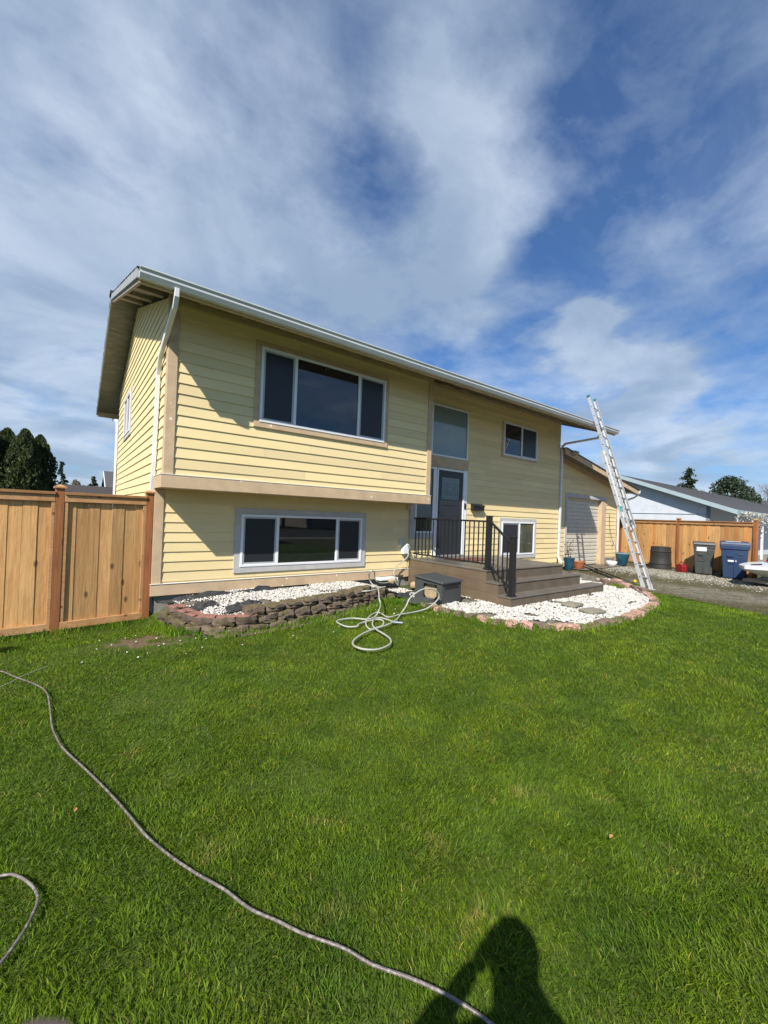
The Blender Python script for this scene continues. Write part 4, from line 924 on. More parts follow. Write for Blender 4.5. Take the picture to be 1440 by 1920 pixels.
for i, (cx, cy, sx, sy, seed, lb) in enumerate([(.95, -.72, .26, .18, 3, 'crumpled black landscape fabric behind the red wall blocks'), (.62, .32, .55, .12, 5, 'strip of black landscape fabric along the foundation by the house corner'), (1.55, .30, .38, .10, 9, 'black landscape fabric lump against the foundation under the lower window'), (.55, -.28, .2, .2, 12, 'scrap of black landscape fabric in the gravel at the left of the raised bed'), (4.35, -.55, .42, .22, 15, 'black landscape fabric lying between the wall end and the hose box')]):
    n_ = 18; vs = []; fs = []
    for a in range(n_):
        for b in range(n_):
            u, v = a/(n_-1)*2-1, b/(n_-1)*2-1; xx, yy2 = cx+u*sx, cy+v*sy
            zz = float(bedz(np.array(xx), np.array(yy2)))+.005+.06*max(0, 1-u*u)*max(0, 1-v*v)*(.4+abs(noise.noise(Vector((u*2.5+seed, v*2.5, 0))))*1.7)
            if i == 4: zz = G+.03+.06*abs(noise.noise(Vector((u*2.5+seed, v*2.5, 0))))
            vs.append((xx+.03*noise.noise(Vector((u*3, v*3, seed))), yy2, zz))
    fs = [(a*n_+b, a*n_+n_+b, a*n_+n_+b+1, a*n_+b+1) for a in range(n_-1) for b in range(n_-1)]
    o = MB().add(vs, fs).build('landscape_fabric', fabric, smooth=True); md = o.modifiers.new('s', 'SOLIDIFY'); md.thickness = .004
    tag(o, lb, 'fabric')
o = MB().box(-.24, .24, -.13, .13, 0, .05).build('vent_cover', label_w, bevel=.01, loc=(3.85+.55, D1-.11, .44)); tag(o, 'white vent cover at the base of the yellow wall', 'vent cover')

# ------------------------------------------------------------------ hose reel box
hb = thing('hose_box', 'slate grey plastic hose reel box with an open side beside the porch', 'hose box', (4.15, -1.44, G+.02), .14)
sh = MB(); W2, D_, H2 = .58, .62, .38; t_ = .02
sh.box(0, W2, 0, t_, .02, H2); sh.box(W2-t_, W2, t_, D_, .02, H2+.02); sh.box(t_, W2-t_, D_-t_, D_, .02, H2+.04); sh.box(0, t_, t_, .12, .02, H2); sh.box(0, t_, D_-.2, D_, .02, H2+.03); sh.box(0, t_, .12, D_-.2, .34, H2+.01)
sh.box(t_, W2-t_, t_, D_-t_, .02, .05)
for i in range(12): sh.box(.03+i*.045, .036+i*.045, -.004, .0, .04, .28)
sh.build('shell', boxm, hb, bevel=.008)
ld = MB(); ld.hexa([(-.03, -.03, H2-.005), (W2+.03, -.03, H2-.005), (W2+.03, D_+.02, H2+.05), (-.03, D_+.02, H2+.05), (-.02, -.02, H2+.03), (W2+.02, -.02, H2+.03), (W2+.02, D_+.01, H2+.085), (-.02, D_+.01, H2+.085)]); ld.build('lid', boxm, hb, bevel=.008)
hn = MB(); pts = [(W2/2+.22*math.cos(PI*i/10), -.0045, H2-.10+.065*math.sin(PI*i/10)) for i in range(11)]; hn.prism(pts, (0, -.004, 0)); hn.build('handle_hole_shade', inner, hb)  # flat near-black plate; the shade of the handle hole is its colour
dr = MB(); dr.lathe([(.0, -.2), (.15, -.2), (.15, -.18), (.09, -.17), (.09, .17), (.15, .18), (.15, .2), (0, .2)], n=20); d_ = dr.build('reel', sandst, hb, loc=(W2/2-.02, D_/2, .2)); d_.rotation_euler = (0, PI/2, 0)
wh = MB()
for xx in (.03, W2+.0):
    for k_ in range(1): pass
wl = MB().lathe([(0, -.02), (.06, -.02), (.07, -.01), (.07, .01), (.06, .02), (0, .02)], n=18).build('wheel', blackm, hb, loc=(W2+.04, .42, .09), smooth=True); wl.rotation_euler = (0, PI/2, 0)
wl2 = wl.copy(); wl2.location = (-.02, .06, .075); C.objects.link(wl2)
MB().hexa([(-.36, .30, .02), (0, .16, .02), (0, .50, .02), (-.36, .62, .02), (-.36, .30, .035), (0, .16, .10), (0, .50, .10), (-.36, .62, .035)]).build('opened_side_panel', boxm, hb, bevel=.006)

# ------------------------------------------------------------------ hoses
ARC = [(3.39, -1.62, 0.30), (3.64, -1.62, 0.33), (3.83, -1.62, 0.42), (3.9, -1.62, 0.50), (3.85, -1.62, 0.58), (3.7, -1.62, 0.64), (3.54, -1.62, 0.65), (3.38, -1.62, 0.6), (3.25, -1.62, 0.52), (3.19, -1.62, 0.42), (3.1, -1.62, 0.32)]
c1b = [(2.72, -1.94), (2.43, -2.08), (2.19, -2.15), (1.94, -2.25), (1.73, -2.39), (1.62, -2.51), (1.58, -2.64), (1.62, -2.76), (1.73, -2.83), (1.89, -2.8), (2.02, -2.72), (2.12, -2.56), (2.17, -2.36), (2.2, -2.19), (2.28, -1.99), (2.44, -1.78), (2.57, -1.69), (2.64, -1.77), (2.64, -2.01)]
c2 = [(2.77, -1.7), (2.82, -1.47), (2.79, -1.38), (2.6, -1.49), (2.4, -1.68), (2.24, -1.89), (2.16, -2.1), (2.28, -2.08), (2.44, -2.01), (2.57, -1.84), (2.56, -1.73), (2.37, -1.74), (2.17, -1.81), (2.1, -1.89), (1.97, -1.85), (1.95, -1.69), (1.99, -1.53), (2.12, -1.48), (2.29, -1.51), (2.42, -1.65)]
c3 = [(5.0, 0.50, 1.12), (4.98, 0.46, 0.93), (4.8, 0.45, 0.8), (4.6, 0.42, 0.7), (4.52, 0.36, 0.55), (4.58, 0.3, 0.44), (4.4, 0.2, 0.45), (4.05, 0.04, 0.46), (3.8, -0.04, 0.5), (3.72, -0.04, 0.6), (3.63, -0.14, 0.72), (3.43, -0.33, 0.78), (3.46, -0.2, 0.7), (3.54, -0.13, 0.57), (3.56, -0.2, 0.50), (3.54, -0.44, 0.49), (3.66, -0.46, 0.49), (3.30, -0.80, 0.55), (2.96, -0.92, 0.55), (2.88, -0.77, 0.53), (3.06, -0.48, 0.52), (3.22, -0.36, 0.52), (3.33, -0.52, 0.52), (3.10, -0.98, 0.59), (2.76, -1.48, 0.54), (2.75, -1.53, 0.45), (2.74, -1.5, 0.36), (2.60, -1.60, 0.31)]
zl = G+.045
full = c3+[(x, y, zl) for x, y in reversed(c2)]+[(3.03, -1.66, zl)]+ARC+[(x, y, zl+.012) for x, y in c1b]
gh = thing('garden_hose', 'pale grey garden hose tangled on the lawn below the retaining wall', 'hose', (2.6, -1.6, G))
tp = [Vector(p)-Vector((2.6, -1.6, G)) for p in full]
MB().tube(catmull(tp, 5), .0115, 8).build('tubing', hosem, gh, smooth=True)
MB().tube([Vector(c1b[-1]+(zl+.014,))-Vector((2.6, -1.6, G)), Vector((2.72, -2.1, zl+.015))-Vector((2.6, -1.6, G))], .018, 10).build('nozzle', mat('grey_metal_fitting', (.25, .3, .32), .4, metal=.7), gh)
tpf = thing('tap_cover', 'white tap cover on the yellow wall where the pale hose starts', 'tap cover', (4.97, D1-.02, 1.10))
MB().prism([(-.10, 0, -.13), (-.12, 0, -.03), (-.0, 0, .12), (.06, 0, .08), (.06, 0, -.12)], (0, -.10, 0)).build('cover', label_w, tpf, bevel=.012)
MB().tube([(0.02, -.10, .06), (.03, -.16, .02), (.03, -.13, -.04)], .018, 8).build('tap', mat('grey_metal_fitting', (.25, .3, .32)), tpf)
LH = [(-1.9, -1.0), (-1.7, -1.28), (-1.49, -1.51), (-1.37, -1.73), (-1.21, -2.06), (-1.14, -2.28), (-1.11, -2.58), (-1.09, -2.91), (-1.06, -3.13), (-1.02, -3.31), (-.92, -3.60), (-.83, -3.90), (-.76, -4.17), (-.71, -4.35), (-.64, -4.53), (-.57, -4.70), (-.50, -4.84), (-.44, -4.97), (-.37, -5.08), (-.32, -5.18), (-.23, -5.30), (-.17, -5.40), (-.10, -5.50), (-.05, -5.59), (.0, -5.68), (.03, -5.75), (.08, -5.95), (.1, -6.3), (0, -6.9), (-.4, -7.8)]
MB().tube(catmull([(x, y, G+.030+.006*math.sin(i*1.7)) for i, (x, y) in enumerate(LH)], 6), .0058, 10).build('pressure_hose', lhosem, smooth=True)
tag(bpy.data.objects['pressure_hose'], 'long dark grimy hose running across the lawn from the left edge towards the viewer', 'hose')
L2_ = [(-1.6, -4.1), (-1.4, -4.2), (-1.22, -4.26), (-1.17, -4.29), (-1.12, -4.37), (-1.09, -4.46), (-1.10, -4.54), (-1.13, -4.62), (-1.18, -4.70), (-1.3, -4.82), (-1.6, -5.0)]
o = MB().tube(catmull([(x, y, G+.031) for x, y in L2_], 8), .0056, 10).build('pressure_hose', lhosem, smooth=True)
tag(o, 'short bend of dark hose on the grass at the left, below the long one', 'hose')
o = MB().tube(catmull([(-1.9, -2.4, G+.05), (-1.44, -1.99, G+.05), (-1.32, -1.83, G+.055), (-1.16, -1.64, G+.05)], 5), .0022, 5).build('string', mat('pale_string', (.5, .47, .4), .9)); tag(o, 'thin pale string on the grass crossing the long hose at the left', 'string')

# ------------------------------------------------------------------ ladder
lb0 = Vector((10.04, -2.5, G)); lg = Vector((10.62, -.87, 4.62)); ldir = (lg-lb0).normalized()
lside = Vector((1, 0, 0)); lside = (lside-ldir*lside.dot(ldir)).normalized(); lnor = ldir.cross(lside)
if lnor.y > 0: lnor = -lnor
lad = thing('extension_ladder', 'aluminium extension ladder leaning on the right end of the house gutter', 'ladder', lb0)
def lsec(name, s0, s1, half, off, first, rungd):
    sec = MB()
    for sg in (-1, 1):
        a = ldir*s0+lside*half*sg+lnor*off; b = ldir*s1+lside*half*sg+lnor*off
        # C-channel rail: web and two flanges
        sec.bar(a+lnor*0, b+lnor*0, .008, .075, lnor)
        for q in (-1, 1): sec.bar(a+lnor*.034*q-lside*.012*sg, b+lnor*.034*q-lside*.012*sg, .028, .006, lnor)
    so_ = sec.build(name, alu, lad, bevel=.0)
    s = s0+first; r0 = None
    while s < s1-.1:
        c = ldir*s+lnor*off
        rr = MB().tube([c-lside*(half-.003), c+lside*(half-.003)], .0165, 8)
        rr.build('rung', alu, so_)
        s += rungd
    for sg in (-1, 1):
        for q in np.arange(s0+first, s1-.1, rungd):
            pass
    return so_
total = (lg-lb0).length
TOT = total*1.175
base_o = lsec('base_section', .05, total*.80, .205, 0.0, .27, .305)
fly_o = lsec('fly_section', total*.335, TOT, .178, -.065 if False else .070, .22, .305)
rc = MB()
for sec_half, off, s0, s1, f in ((.205, 0, .05, total*.80, .27), (.178, .070, total*.335, TOT, .22)):
    for q in np.arange(s0+f, s1-.1, .305):
        for sg in (-1, 1):
            c = ldir*q+lside*(sec_half+.005)*sg+lnor*off; rc.tube([c, c+lside*.004*sg], .016, 8)
rc.build('rung_plug', mat('dark_rung_end', (.06, .065, .07), .6), lad)
en = MB()
for sg in (-1, 1):
    c = ldir*TOT+lside*.178*sg+lnor*.07; en.bar(c-ldir*.045, c+ldir*.02, .045, .09, lnor)
en.build('end_cap', greenp, lad, bevel=.01)
ftm = MB()
for sg in (-1, 1):
    c = lside*.205*sg; ftm.bar(c+ldir*.01, c+ldir*.16, .03, .09, lnor); ftm.box(c.x-.04, c.x+.04, c.y-.075, c.y+.075, .0, .018)
ftm.build('foot', alu, lad, bevel=.003)
lk = MB()
for sg in (-1, 1):
    c = ldir*(total*.335+.2)+lside*.178*sg+lnor*.03; lk.bar(c-ldir*.09, c+ldir*.05, .04, .10, lnor)
lk.build('rung_lock', mat('worn_steel_lock', (.30, .30, .30), .5, metal=.6), lad)
MB().bar(ldir*(total*.335+.42)-lside*.21+lnor*.045, ldir*(total*.335+.56)-lside*.21+lnor*.045, .01, .05, lnor).build('sticker', mat('teal_sticker', (.05, .30, .32), .5), lad)

# ------------------------------------------------------------------ pots, barrel, bins, can
def pot(name, label, loc, prof, m, rimm=None, n=28, soil_z=None, cat='pot'):
    r = thing(name, label, cat, loc); MB().lathe(prof, n=n).build('body', m, r, smooth=True)
    R_ = prof[-1][0] if prof[-1][0] else prof[-2][0]
    return r
def potprof(r0, r1, h, wall=.02, belly=0):
    return [(0, 0), (r0*.92, 0), (r0, .01), ((r0+r1)/2+belly, h*.55), (r1, h*.93), (r1+.012, h*.95), (r1+.012, h), (r1-wall, h), (r1-wall-.01, h*.85), (0, h*.84)]
p = pot('glazed_pot', 'tall blue glazed plant pot near the garage corner downspout', (15.33, .30, G), potprof(.13, .235, .50, belly=.02), bluepot)
MB().lathe([(.238, .455), (.252, .47), (.252, .503), (.225, .503), (.225, .47)], n=28).build('rim', palepot, p, smooth=True)
MB().lathe([(0, .43), (.218, .43), (.218, .435), (0, .436)], n=20).build('soil', soil, p)
p = pot('glazed_pot', 'small blue pot with a bare plant between downspout and garage door', (12.02, .55, G), potprof(.12, .17, .40), bluepot)
MB().lathe([(0, .36), (.15, .36), (.15, .365), (0, .366)], n=20).build('soil', soil, p)
tw = MB(); random.seed(3)
for i in range(6):
    a = random.uniform(0, 2*PI); pts = [(0, 0, .36)]
    for j in range(4): pts.append((pts[-1][0]+.04*math.cos(a)+random.uniform(-.02, .02), pts[-1][1]+.04*math.sin(a)+random.uniform(-.02, .02), pts[-1][2]+.15))
    tw.tube(pts, [.006, .005, .004, .003, .002], 5)
tw.build('stems', bark, p)
def leafcloud(C0, n_, size, name, m, parent=None, tl=.6, th=1.25, updir=None, elong=1.0):
    """C0 (n,3) centres; random oriented quads"""
    C0 = np.asarray(C0); n_ = len(C0)
    u = rng.normal(size=(n_, 3)); u /= np.linalg.norm(u, axis=1)[:, None]; v = np.cross(u, rng.normal(size=(n_, 3))); v /= np.linalg.norm(v, axis=1)[:, None]
    s = (size*rng.uniform(.6, 1.4, n_))[:, None]
    if updir is not None: u = u*.6+np.asarray(updir)[None]*1.0; u /= np.linalg.norm(u, axis=1)[:, None]; v = np.cross(u, v); v /= np.linalg.norm(v, axis=1)[:, None]
    V = np.stack([C0-u*s*elong-v*s*.2, C0+v*s*.6, C0+u*s*elong+v*s*.1, C0-v*s*.6], 1).reshape(-1, 3)
    F = np.arange(n_*4).reshape(-1, 4); t = rng.uniform(tl, th, n_); T_ = np.stack([t, t, t*rng.uniform(.7, 1.1, n_)], -1)
    return npmesh(name, V, F, m, T_, parent)
lf_dark = leafmat('leaf_dark', (.035, .06, .022), (.05, .08, .028))
leafcloud(rng.normal(size=(60, 3))*[.07, .07, .16]+[0, 0, .65], 60, .03, 'leaves', leafmat('leaf_dry', (.14, .13, .05), (.09, .11, .04)), p)
p = pot('terracotta_pot', 'terracotta pot beside the porch deck before the garage door', (12.55, .50, G), potprof(.13, .21, .26), terra)
MB().lathe([(0, .22), (.18, .22), (.18, .225), (0, .226)], n=20).build('soil', soil, p)
p = pot('terracotta_pot', 'brown low pot with a dead plant just behind the top porch step', (9.6, -.72, G), potprof(.10, .17, .20), mat('dull_pot', (.16, .13, .12), .8, var=.3))
tw = MB()
for i in range(9):
    a = random.uniform(0, 2*PI); pts = [(0, 0, .18)]
    for j in range(3): pts.append((pts[-1][0]+.06*math.cos(a), pts[-1][1]+.06*math.sin(a), pts[-1][2]+.05-j*.03))
    tw.tube(pts, [.006, .005, .004, .002], 5)
tw.build('stems', bark, p)
pot('bowl', 'white rounded bowl on the ground at the garage corner', (14.75, .42, G), [(0, 0), (.09, 0), (.16, .07), (.19, .16), (.18, .2), (.165, .2), (.15, .1), (0, .06)], label_w, cat='bowl')
bp = pot('compost_bin', 'black ribbed round compost bin against the cedar fence', (16.28, -.62, G), [(0, 0), (.36, 0), (.36, .05), (.345, .06), (.335, .25), (.33, .27), (.32, .5), (.325, .52), (.31, .74), (.32, .75), (.32, .78), (.27, .80), (0, .80)], barrelm, cat='compost bin')
MB().lathe([(.345, .16), (.36, .17), (.36, .19), (.345, .20)], n=28).build('hoop', barrelm, bp); MB().lathe([(.325, .60), (.34, .61), (.34, .63), (.325, .64)], n=28).build('hoop', barrelm, bp)
gcn = thing('fuel_can', 'red plastic fuel can with white label at the foot of the fence', 'fuel can', (15.75, -1.50, G), 1.0)
MB().prism([(-.15, 0, 0), (.15, 0, 0), (.16, 0, .05), (.16, 0, .2), (.10, 0, .27), (-.10, 0, .27), (-.16, 0, .2), (-.16, 0, .05)], (0, .17, 0)).build('body', redm, gcn, bevel=.012)
MB().tube([(-.08, .085, .27), (-.06, .085, .33), (.05, .085, .33), (.08, .085, .27)], .013, 8).build('handle', redm, gcn)
MB().tube([(0, .085, .33), (0, .085, .38)], .016, 8).build('cap', redm, gcn)
gl = MB().box(-.02, .10, -.004, -.001, .05, .16).build('label_patch', label_w, gcn)
def wheelie(loc, rz, W_, D_, H_, m, label, lidm, flare):
    r = thing('wheelie_bin', label, 'wheelie bin', loc, rz)
    b = MB(); k_ = .80
    b.hexa([(-W_/2*k_, -D_/2*k_, .03), (W_/2*k_, -D_/2*k_, .03), (W_/2*k_, D_/2*k_+.02, .03), (-W_/2*k_, D_/2*k_+.02, .03), (-W_/2*.97, -D_/2*.97, H_*.80), (W_/2*.97, -D_/2*.97, H_*.80), (W_/2*.97, D_/2, H_*.80), (-W_/2*.97, D_/2, H_*.80)])
    b.hexa([(-W_/2*flare, -D_/2*flare, H_*.801), (W_/2*flare, -D_/2*flare, H_*.801), (W_/2*flare, D_/2*flare, H_*.801), (-W_/2*flare, D_/2*flare, H_*.801), (-W_/2*(flare+.02), -D_/2*(flare+.02), H_*.93), (W_/2*(flare+.02), -D_/2*(flare+.02), H_*.93), (W_/2*(flare+.02), D_/2*(flare+.02), H_*.93), (-W_/2*(flare+.02), D_/2*(flare+.02), H_*.93)])
    b.build('body', m, r, bevel=.02)
    g = MB()   # raised ribs on the front face
    def fy(z): return -D_/2*(k_+(.97-k_)*(z-.03)/(H_*.8-.03))
    def plate(x0, x1, z0, z1, o): g.hexa([(x0, fy(z0)-o, z0), (x1, fy(z0)-o, z0), (x1, fy(z0), z0), (x0, fy(z0), z0), (x0, fy(z1)-o, z1), (x1, fy(z1)-o, z1), (x1, fy(z1), z1), (x0, fy(z1), z1)])
    plate(-.02, .02, .05, H_*.55, .02); plate(-W_*.25, .02, H_*.42, H_*.46, .02); plate(-W_*.28, -.02, H_*.60, H_*.66, .03); plate(.08, W_*.3, H_*.66, H_*.69, .015)
    g.build('moulded_ribs', m, r, bevel=.005)
    l = MB(); l.hexa([(-W_/2*1.10, -D_/2*1.12, H_*.931), (W_/2*1.10, -D_/2*1.12, H_*.931), (W_/2*1.10, D_/2*1.1, H_*.96), (-W_/2*1.10, D_/2*1.1, H_*.96), (-W_/2*1.02, -D_/2*1.02, H_), (W_/2*1.02, -D_/2*1.02, H_), (W_/2*1.02, D_/2*1.05, H_*1.02), (-W_/2*1.02, D_/2*1.05, H_*1.02)]); l.build('lid', lidm, r, bevel=.015)
    for sx in (-1, 1):
        wo = MB().lathe([(0, -.025), (.11, -.025), (.12, -.015), (.12, .015), (.11, .025), (0, .025)], n=20).build('wheel', blackm, r, loc=(sx*W_/2*.88, D_/2*.92, .12), smooth=True); wo.rotation_euler = (0, PI/2, 0)
    MB().tube([(-W_/2*.9, D_/2*1.12, H_*.90), (W_/2*.9, D_/2*1.12, H_*.90)], .016, 8).build('handle', m, r)
    return r, fy
r, fy = wheelie((15.78, -2.05, G), -1.28, .56, .60, 1.06, greyb, 'charcoal wheelie bin with white front sticker by the fence', greyb, 1.0)
MB().hexa([(-.20, fy(.80)-.012, .78), (.06, fy(.80)-.012, .78), (.06, fy(.8)-.004, .78), (-.20, fy(.8)-.004, .78), (-.20, fy(.80)-.02, .91), (.06, fy(.80)-.02, .91), (.06, fy(.8)-.01, .91), (-.2, fy(.8)-.01, .91)]).build('sticker', label_w, r)
r, fy = wheelie((15.42, -2.92, G), -1.32, .66, .66, 1.14, blueb, 'big navy blue recycling wheelie bin standing nearest the boat', blueb, 1.06)
MB().hexa([(-.16, fy(.56)-.012, .54), (0.04, fy(.56)-.012, .54), (.04, fy(.56)-.0, .54), (-.16, fy(.56)-.0, .54), (-.16, fy(.56)-.016, .59), (.04, fy(.56)-.016, .59), (.04, fy(.56)-.0, .59), (-.16, fy(.56)-.0, .59)]).build('sticker', label_w, r)
MB().box(-.22, .14, -.25, .05, 1.152, 1.158).build('lid_label', label_w, r)
bl = bmesh.new(); bmesh.ops.create_uvsphere(bl, u_segments=16, v_segments=10, radius=.045); me = bpy.data.meshes.new('ball'); bl.to_mesh(me); bl.free(); me.materials.append(mat('yellow_ball', (.62, .40, .03), .6)); me.polygons.foreach_set('use_smooth', [True]*len(me.polygons))
o = bpy.data.objects.new('ball', me); C.objects.link(o); o.location = (11.1, -1.80, G+.04); tag(o, 'small yellow ball lying in the moss left of the ladder foot', 'ball')

# ------------------------------------------------------------------ boat on the driveway (bow just in view)
bt = thing('motorboat', 'white motorboat with red cabin side parked at the right edge of the driveway', 'boat', (13.35, -3.60, G))
def hullsec(t):      # t 0 bow .. 1 stern: half width, keel z, deck z
    return (.02+.95*min(1, t*2.6)**.6, .50-.36*min(1, t*3.2)**.7, .56+.04*t)
hs = []; ns = 16; axd = Vector((.93, -.36, 0)).normalized(); axs = Vector((-axd.y, axd.x, 0))
for i in range(ns):
    t = i/(ns-1); hw, kz, dz = hullsec(t); c = axd*(t*4.6)
    hs.append([c+axs*(-hw)+Vector((0, 0, dz)), c+axs*(-hw*.97)+Vector((0, 0, dz-.07)), c+axs*(-hw*.62)+Vector((0, 0, (kz+dz)/2-.05)), c+Vector((0, 0, kz)), c+axs*(hw*.62)+Vector((0, 0, (kz+dz)/2-.05)), c+axs*(hw*.97)+Vector((0, 0, dz-.07)), c+axs*hw+Vector((0, 0, dz)), c+Vector((0, 0, dz+.03))])
vs = [p for r_ in hs for p in r_]; fs = [(i*8+k, i*8+(k+1) % 8, i*8+8+(k+1) % 8, i*8+8+k) for i in range(ns-1) for k in range(8)]+[tuple(range(8)), tuple(range((ns-1)*8, ns*8))]
boatw = mat('white_gelcoat', (.66, .68, .68), .3, var=.12); MB().add(vs, fs).build('hull', boatw, bt, smooth=True)
MB().bar(axd*.25+Vector((0, 0, .60)), axd*.62+Vector((0, 0, .615)), .05, .03).build('bow_cleat', blackm, bt, bevel=.006)
cbn = MB(); a0 = axd*2.0
cbn.hexa([a0+axs*-.75+Vector((0, 0, .60)), a0+axd*2.6+axs*-.75+Vector((0, 0, .62)), a0+axd*2.6+axs*.75+Vector((0, 0, .62)), a0+axs*.75+Vector((0, 0, .60)),
          a0+axd*.1+axs*-.7+Vector((0, 0, .92)), a0+axd*2.6+axs*-.7+Vector((0, 0, .95)), a0+axd*2.6+axs*.7+Vector((0, 0, .95)), a0+axd*.1+axs*.7+Vector((0, 0, .92))]); cbn.build('cabin_side', mat('red_gelcoat', (.33, .012, .02), .3), bt, bevel=.03)
cw = MB(); cw.hexa([a0+axd*.05+axs*-.77+Vector((0, 0, .925)), a0+axd*2.6+axs*-.77+Vector((0, 0, .955)), a0+axd*2.6+axs*.77+Vector((0, 0, .955)), a0+axd*.05+axs*.77+Vector((0, 0, .925)),
        a0+axd*.3+axs*-.7+Vector((0, 0, 1.02)), a0+axd*2.6+axs*-.7+Vector((0, 0, 1.05)), a0+axd*2.6+axs*.7+Vector((0, 0, 1.05)), a0+axd*.3+axs*.7+Vector((0, 0, 1.02))]); cw.build('cabin_top', boatw, bt, bevel=.02)
ws = MB(); ws.hexa([a0+axd*.35+axs*-.62+Vector((0, 0, 1.03)), a0+axd*.5+axs*-.62+Vector((0, 0, 1.03)), a0+axd*.5+axs*.62+Vector((0, 0, 1.03)), a0+axd*.35+axs*.62+Vector((0, 0, 1.03)),
        a0+axd*.8+axs*-.55+Vector((0, 0, 1.5)), a0+axd*.95+axs*-.55+Vector((0, 0, 1.5)), a0+axd*.95+axs*.55+Vector((0, 0, 1.5)), a0+axd*.8+axs*.55+Vector((0, 0, 1.5))]); ws.build('windscreen_frame', boatw, bt, bevel=.01)
cv = MB(); cv.prism([a0+axd*-.5+axs*-.1+Vector((0, 0, 1.10)), a0+axd*.45+axs*-.1+Vector((0, 0, 1.12)), a0+axd*.62+axs*-.1+Vector((0, 0, 1.42))], axs*.25); cv.build('canvas_flap', fabric, bt)
MB().bar(axd*.7+Vector((0, 0, .12)), axd*4.8+Vector((0, 0, .12)), 1.0, .07).build('trailer_frame', mat('galvanised', (.3, .31, .31), .5, metal=.5), bt)
MB().prism([axd*.95+axs*-.55+Vector((0, 0, .38)), axd*1.35+axs*-.55+Vector((0, 0, .38)), axd*1.25+axs*-.55+Vector((0, 0, .02)), axd*1.0+axs*-.55+Vector((0, 0, .02))], axs*.06).build('trailer_guard', boatw, bt)
for s_ in (-1, 1):
    wo = MB().lathe([(0, -.08), (.22, -.08), (.27, -.05), (.27, .05), (.22, .08), (0, .08)], n=24).build('wheel', blackm, bt, loc=axd*2.9+axs*.75*s_+Vector((0, 0, .27)), smooth=True); wo.rotation_euler = (PI/2, 0, math.atan2(axd.y, axd.x))

# ------------------------------------------------------------------ neighbour's house on the right
nh = thing('neighbour_house', 'long low white house with dark shingle roof beyond the right fence', 'house', (22.9, -.33, G))
NO = Vector((22.9, -.33, G))
def nb_(v): return Vector(v)-NO
nwall = mat('pale_grey_stucco', (.56, .60, .65), .9, col2=(.48, .52, .57), vscale=3, bump=.3, extra=specks((.40, .44, .50), 5, .68, .8))
def nrz(y): return 2.66+(y+1.43)*.367 if y < 3.52 else 2.66+4.95*.367-(y-3.52)*.367
b = MB(); b.prism([nb_((22.9, -.33, 0)), nb_((22.9, -.33, nrz(-.33)-.14)), nb_((22.9, 3.52, nrz(3.52)-.14)), nb_((22.9, 8.2, nrz(8.2)-.14)), nb_((22.9, 8.2, 0))], (32, 0, 0)); b.build('wall', nwall, nh)
b = MB()
for i in range(24):
    for sd_ in (0, 1):
        ya = -1.43+4.95*i/24; yb = ya+4.95/24+.02
        if sd_: ya, yb = 7.04-ya, 7.04-yb
        b.hexa([nb_((22.45, ya, nrz(ya))), nb_((56, ya, nrz(ya))), nb_((56, yb, nrz(yb)-.004)), nb_((22.45, yb, nrz(yb)-.004)), nb_((22.45, ya, nrz(ya)+.03)), nb_((56, ya, nrz(ya)+.03)), nb_((56, yb, nrz(yb)+.012)), nb_((22.45, yb, nrz(yb)+.012))])
b.build('roof', shingle, nh)
b = MB()
for (ya, yb, o0, o1, x0) in ((-1.43, 3.52, -.20, -.002, 22.42), (3.52, 8.6, -.20, -.002, 22.42)):
    b.hexa([nb_((x0, ya, nrz(ya)+o0)), nb_((x0+.04, ya, nrz(ya)+o0)), nb_((x0+.04, yb, nrz(yb)+o0)), nb_((x0, yb, nrz(yb)+o0)), nb_((x0, ya, nrz(ya)+o1)), nb_((x0+.04, ya, nrz(ya)+o1)), nb_((x0+.04, yb, nrz(yb)+o1)), nb_((x0, yb, nrz(yb)+o1))])
b.box(22.42-NO.x, 56-NO.x, -1.46-NO.y, -1.43-NO.y, 2.44-G, 2.66-G)
b.build('fascia_board', mat('pale_blue_paint', (.33, .42, .45), .6, var=.1), nh)
b = MB(); b.hexa([nb_((22.5, -1.42, 2.60)), nb_((55, -1.42, 2.60)), nb_((55, 3.5, nrz(3.5)-.05)), nb_((22.5, 3.5, nrz(3.5)-.05)), nb_((22.5, -1.42, 2.63)), nb_((55, -1.42, 2.63)), nb_((55, 3.5, nrz(3.5)-.02)), nb_((22.5, 3.5, nrz(3.5)-.02))]); b.build('soffit', mat('grey_soffit', (.2, .21, .22), .8), nh)
MB().box(-.02, .09, -.02, .12, 0, nrz(-.33)-.15-G).build('corner_trim', mat('slate_trim', (.18, .21, .25), .7), nh, bevel=.005)
for xx in (22.7, 27.5, 32): MB().box(xx-NO.x, xx+.1-NO.x, -2.22+.8-NO.y-.0, -2.12+.8-NO.y, 0, 2.4-G).build('porch_post', boatw, nh)
MB().box(24-NO.x, 25.9-NO.x, -.36-NO.y, -.332-NO.y, 0.3, 2.1-G).build('door', mat('dim_door', (.12, .13, .14), .6), nh)
MB().box(-.03, .0, 0.0, 8, 2.18, 2.20).build('panel_joint', mat('joint', (.3, .33, .37), .8), nh)
wlmp = thing('wall_lamp', None, None); wlmp.parent = nh; wlmp.location = (.2, -1.05, 1.47)
MB().box(-.05, .05, -.05, .05, -.12, .12).build('lamp_body', blackm, wlmp)
vn = thing('flowering_vine', 'white blossoming vine hanging from the eave of the white house', 'vine', (22.6, -1.55, 2.6))
cc = []
for i in range(1500):
    x = rng.uniform(-.1, 7); cc.append((x, rng.normal(0, .12), -.02-abs(rng.normal(0, .22))*(1+.5*math.sin(x*5))))
leafcloud(cc, 1500, .055, 'blossoms', leafmat('white_blossom', (.72, .72, .74), (.5, .5, .52)), vn, .5, 1.1)
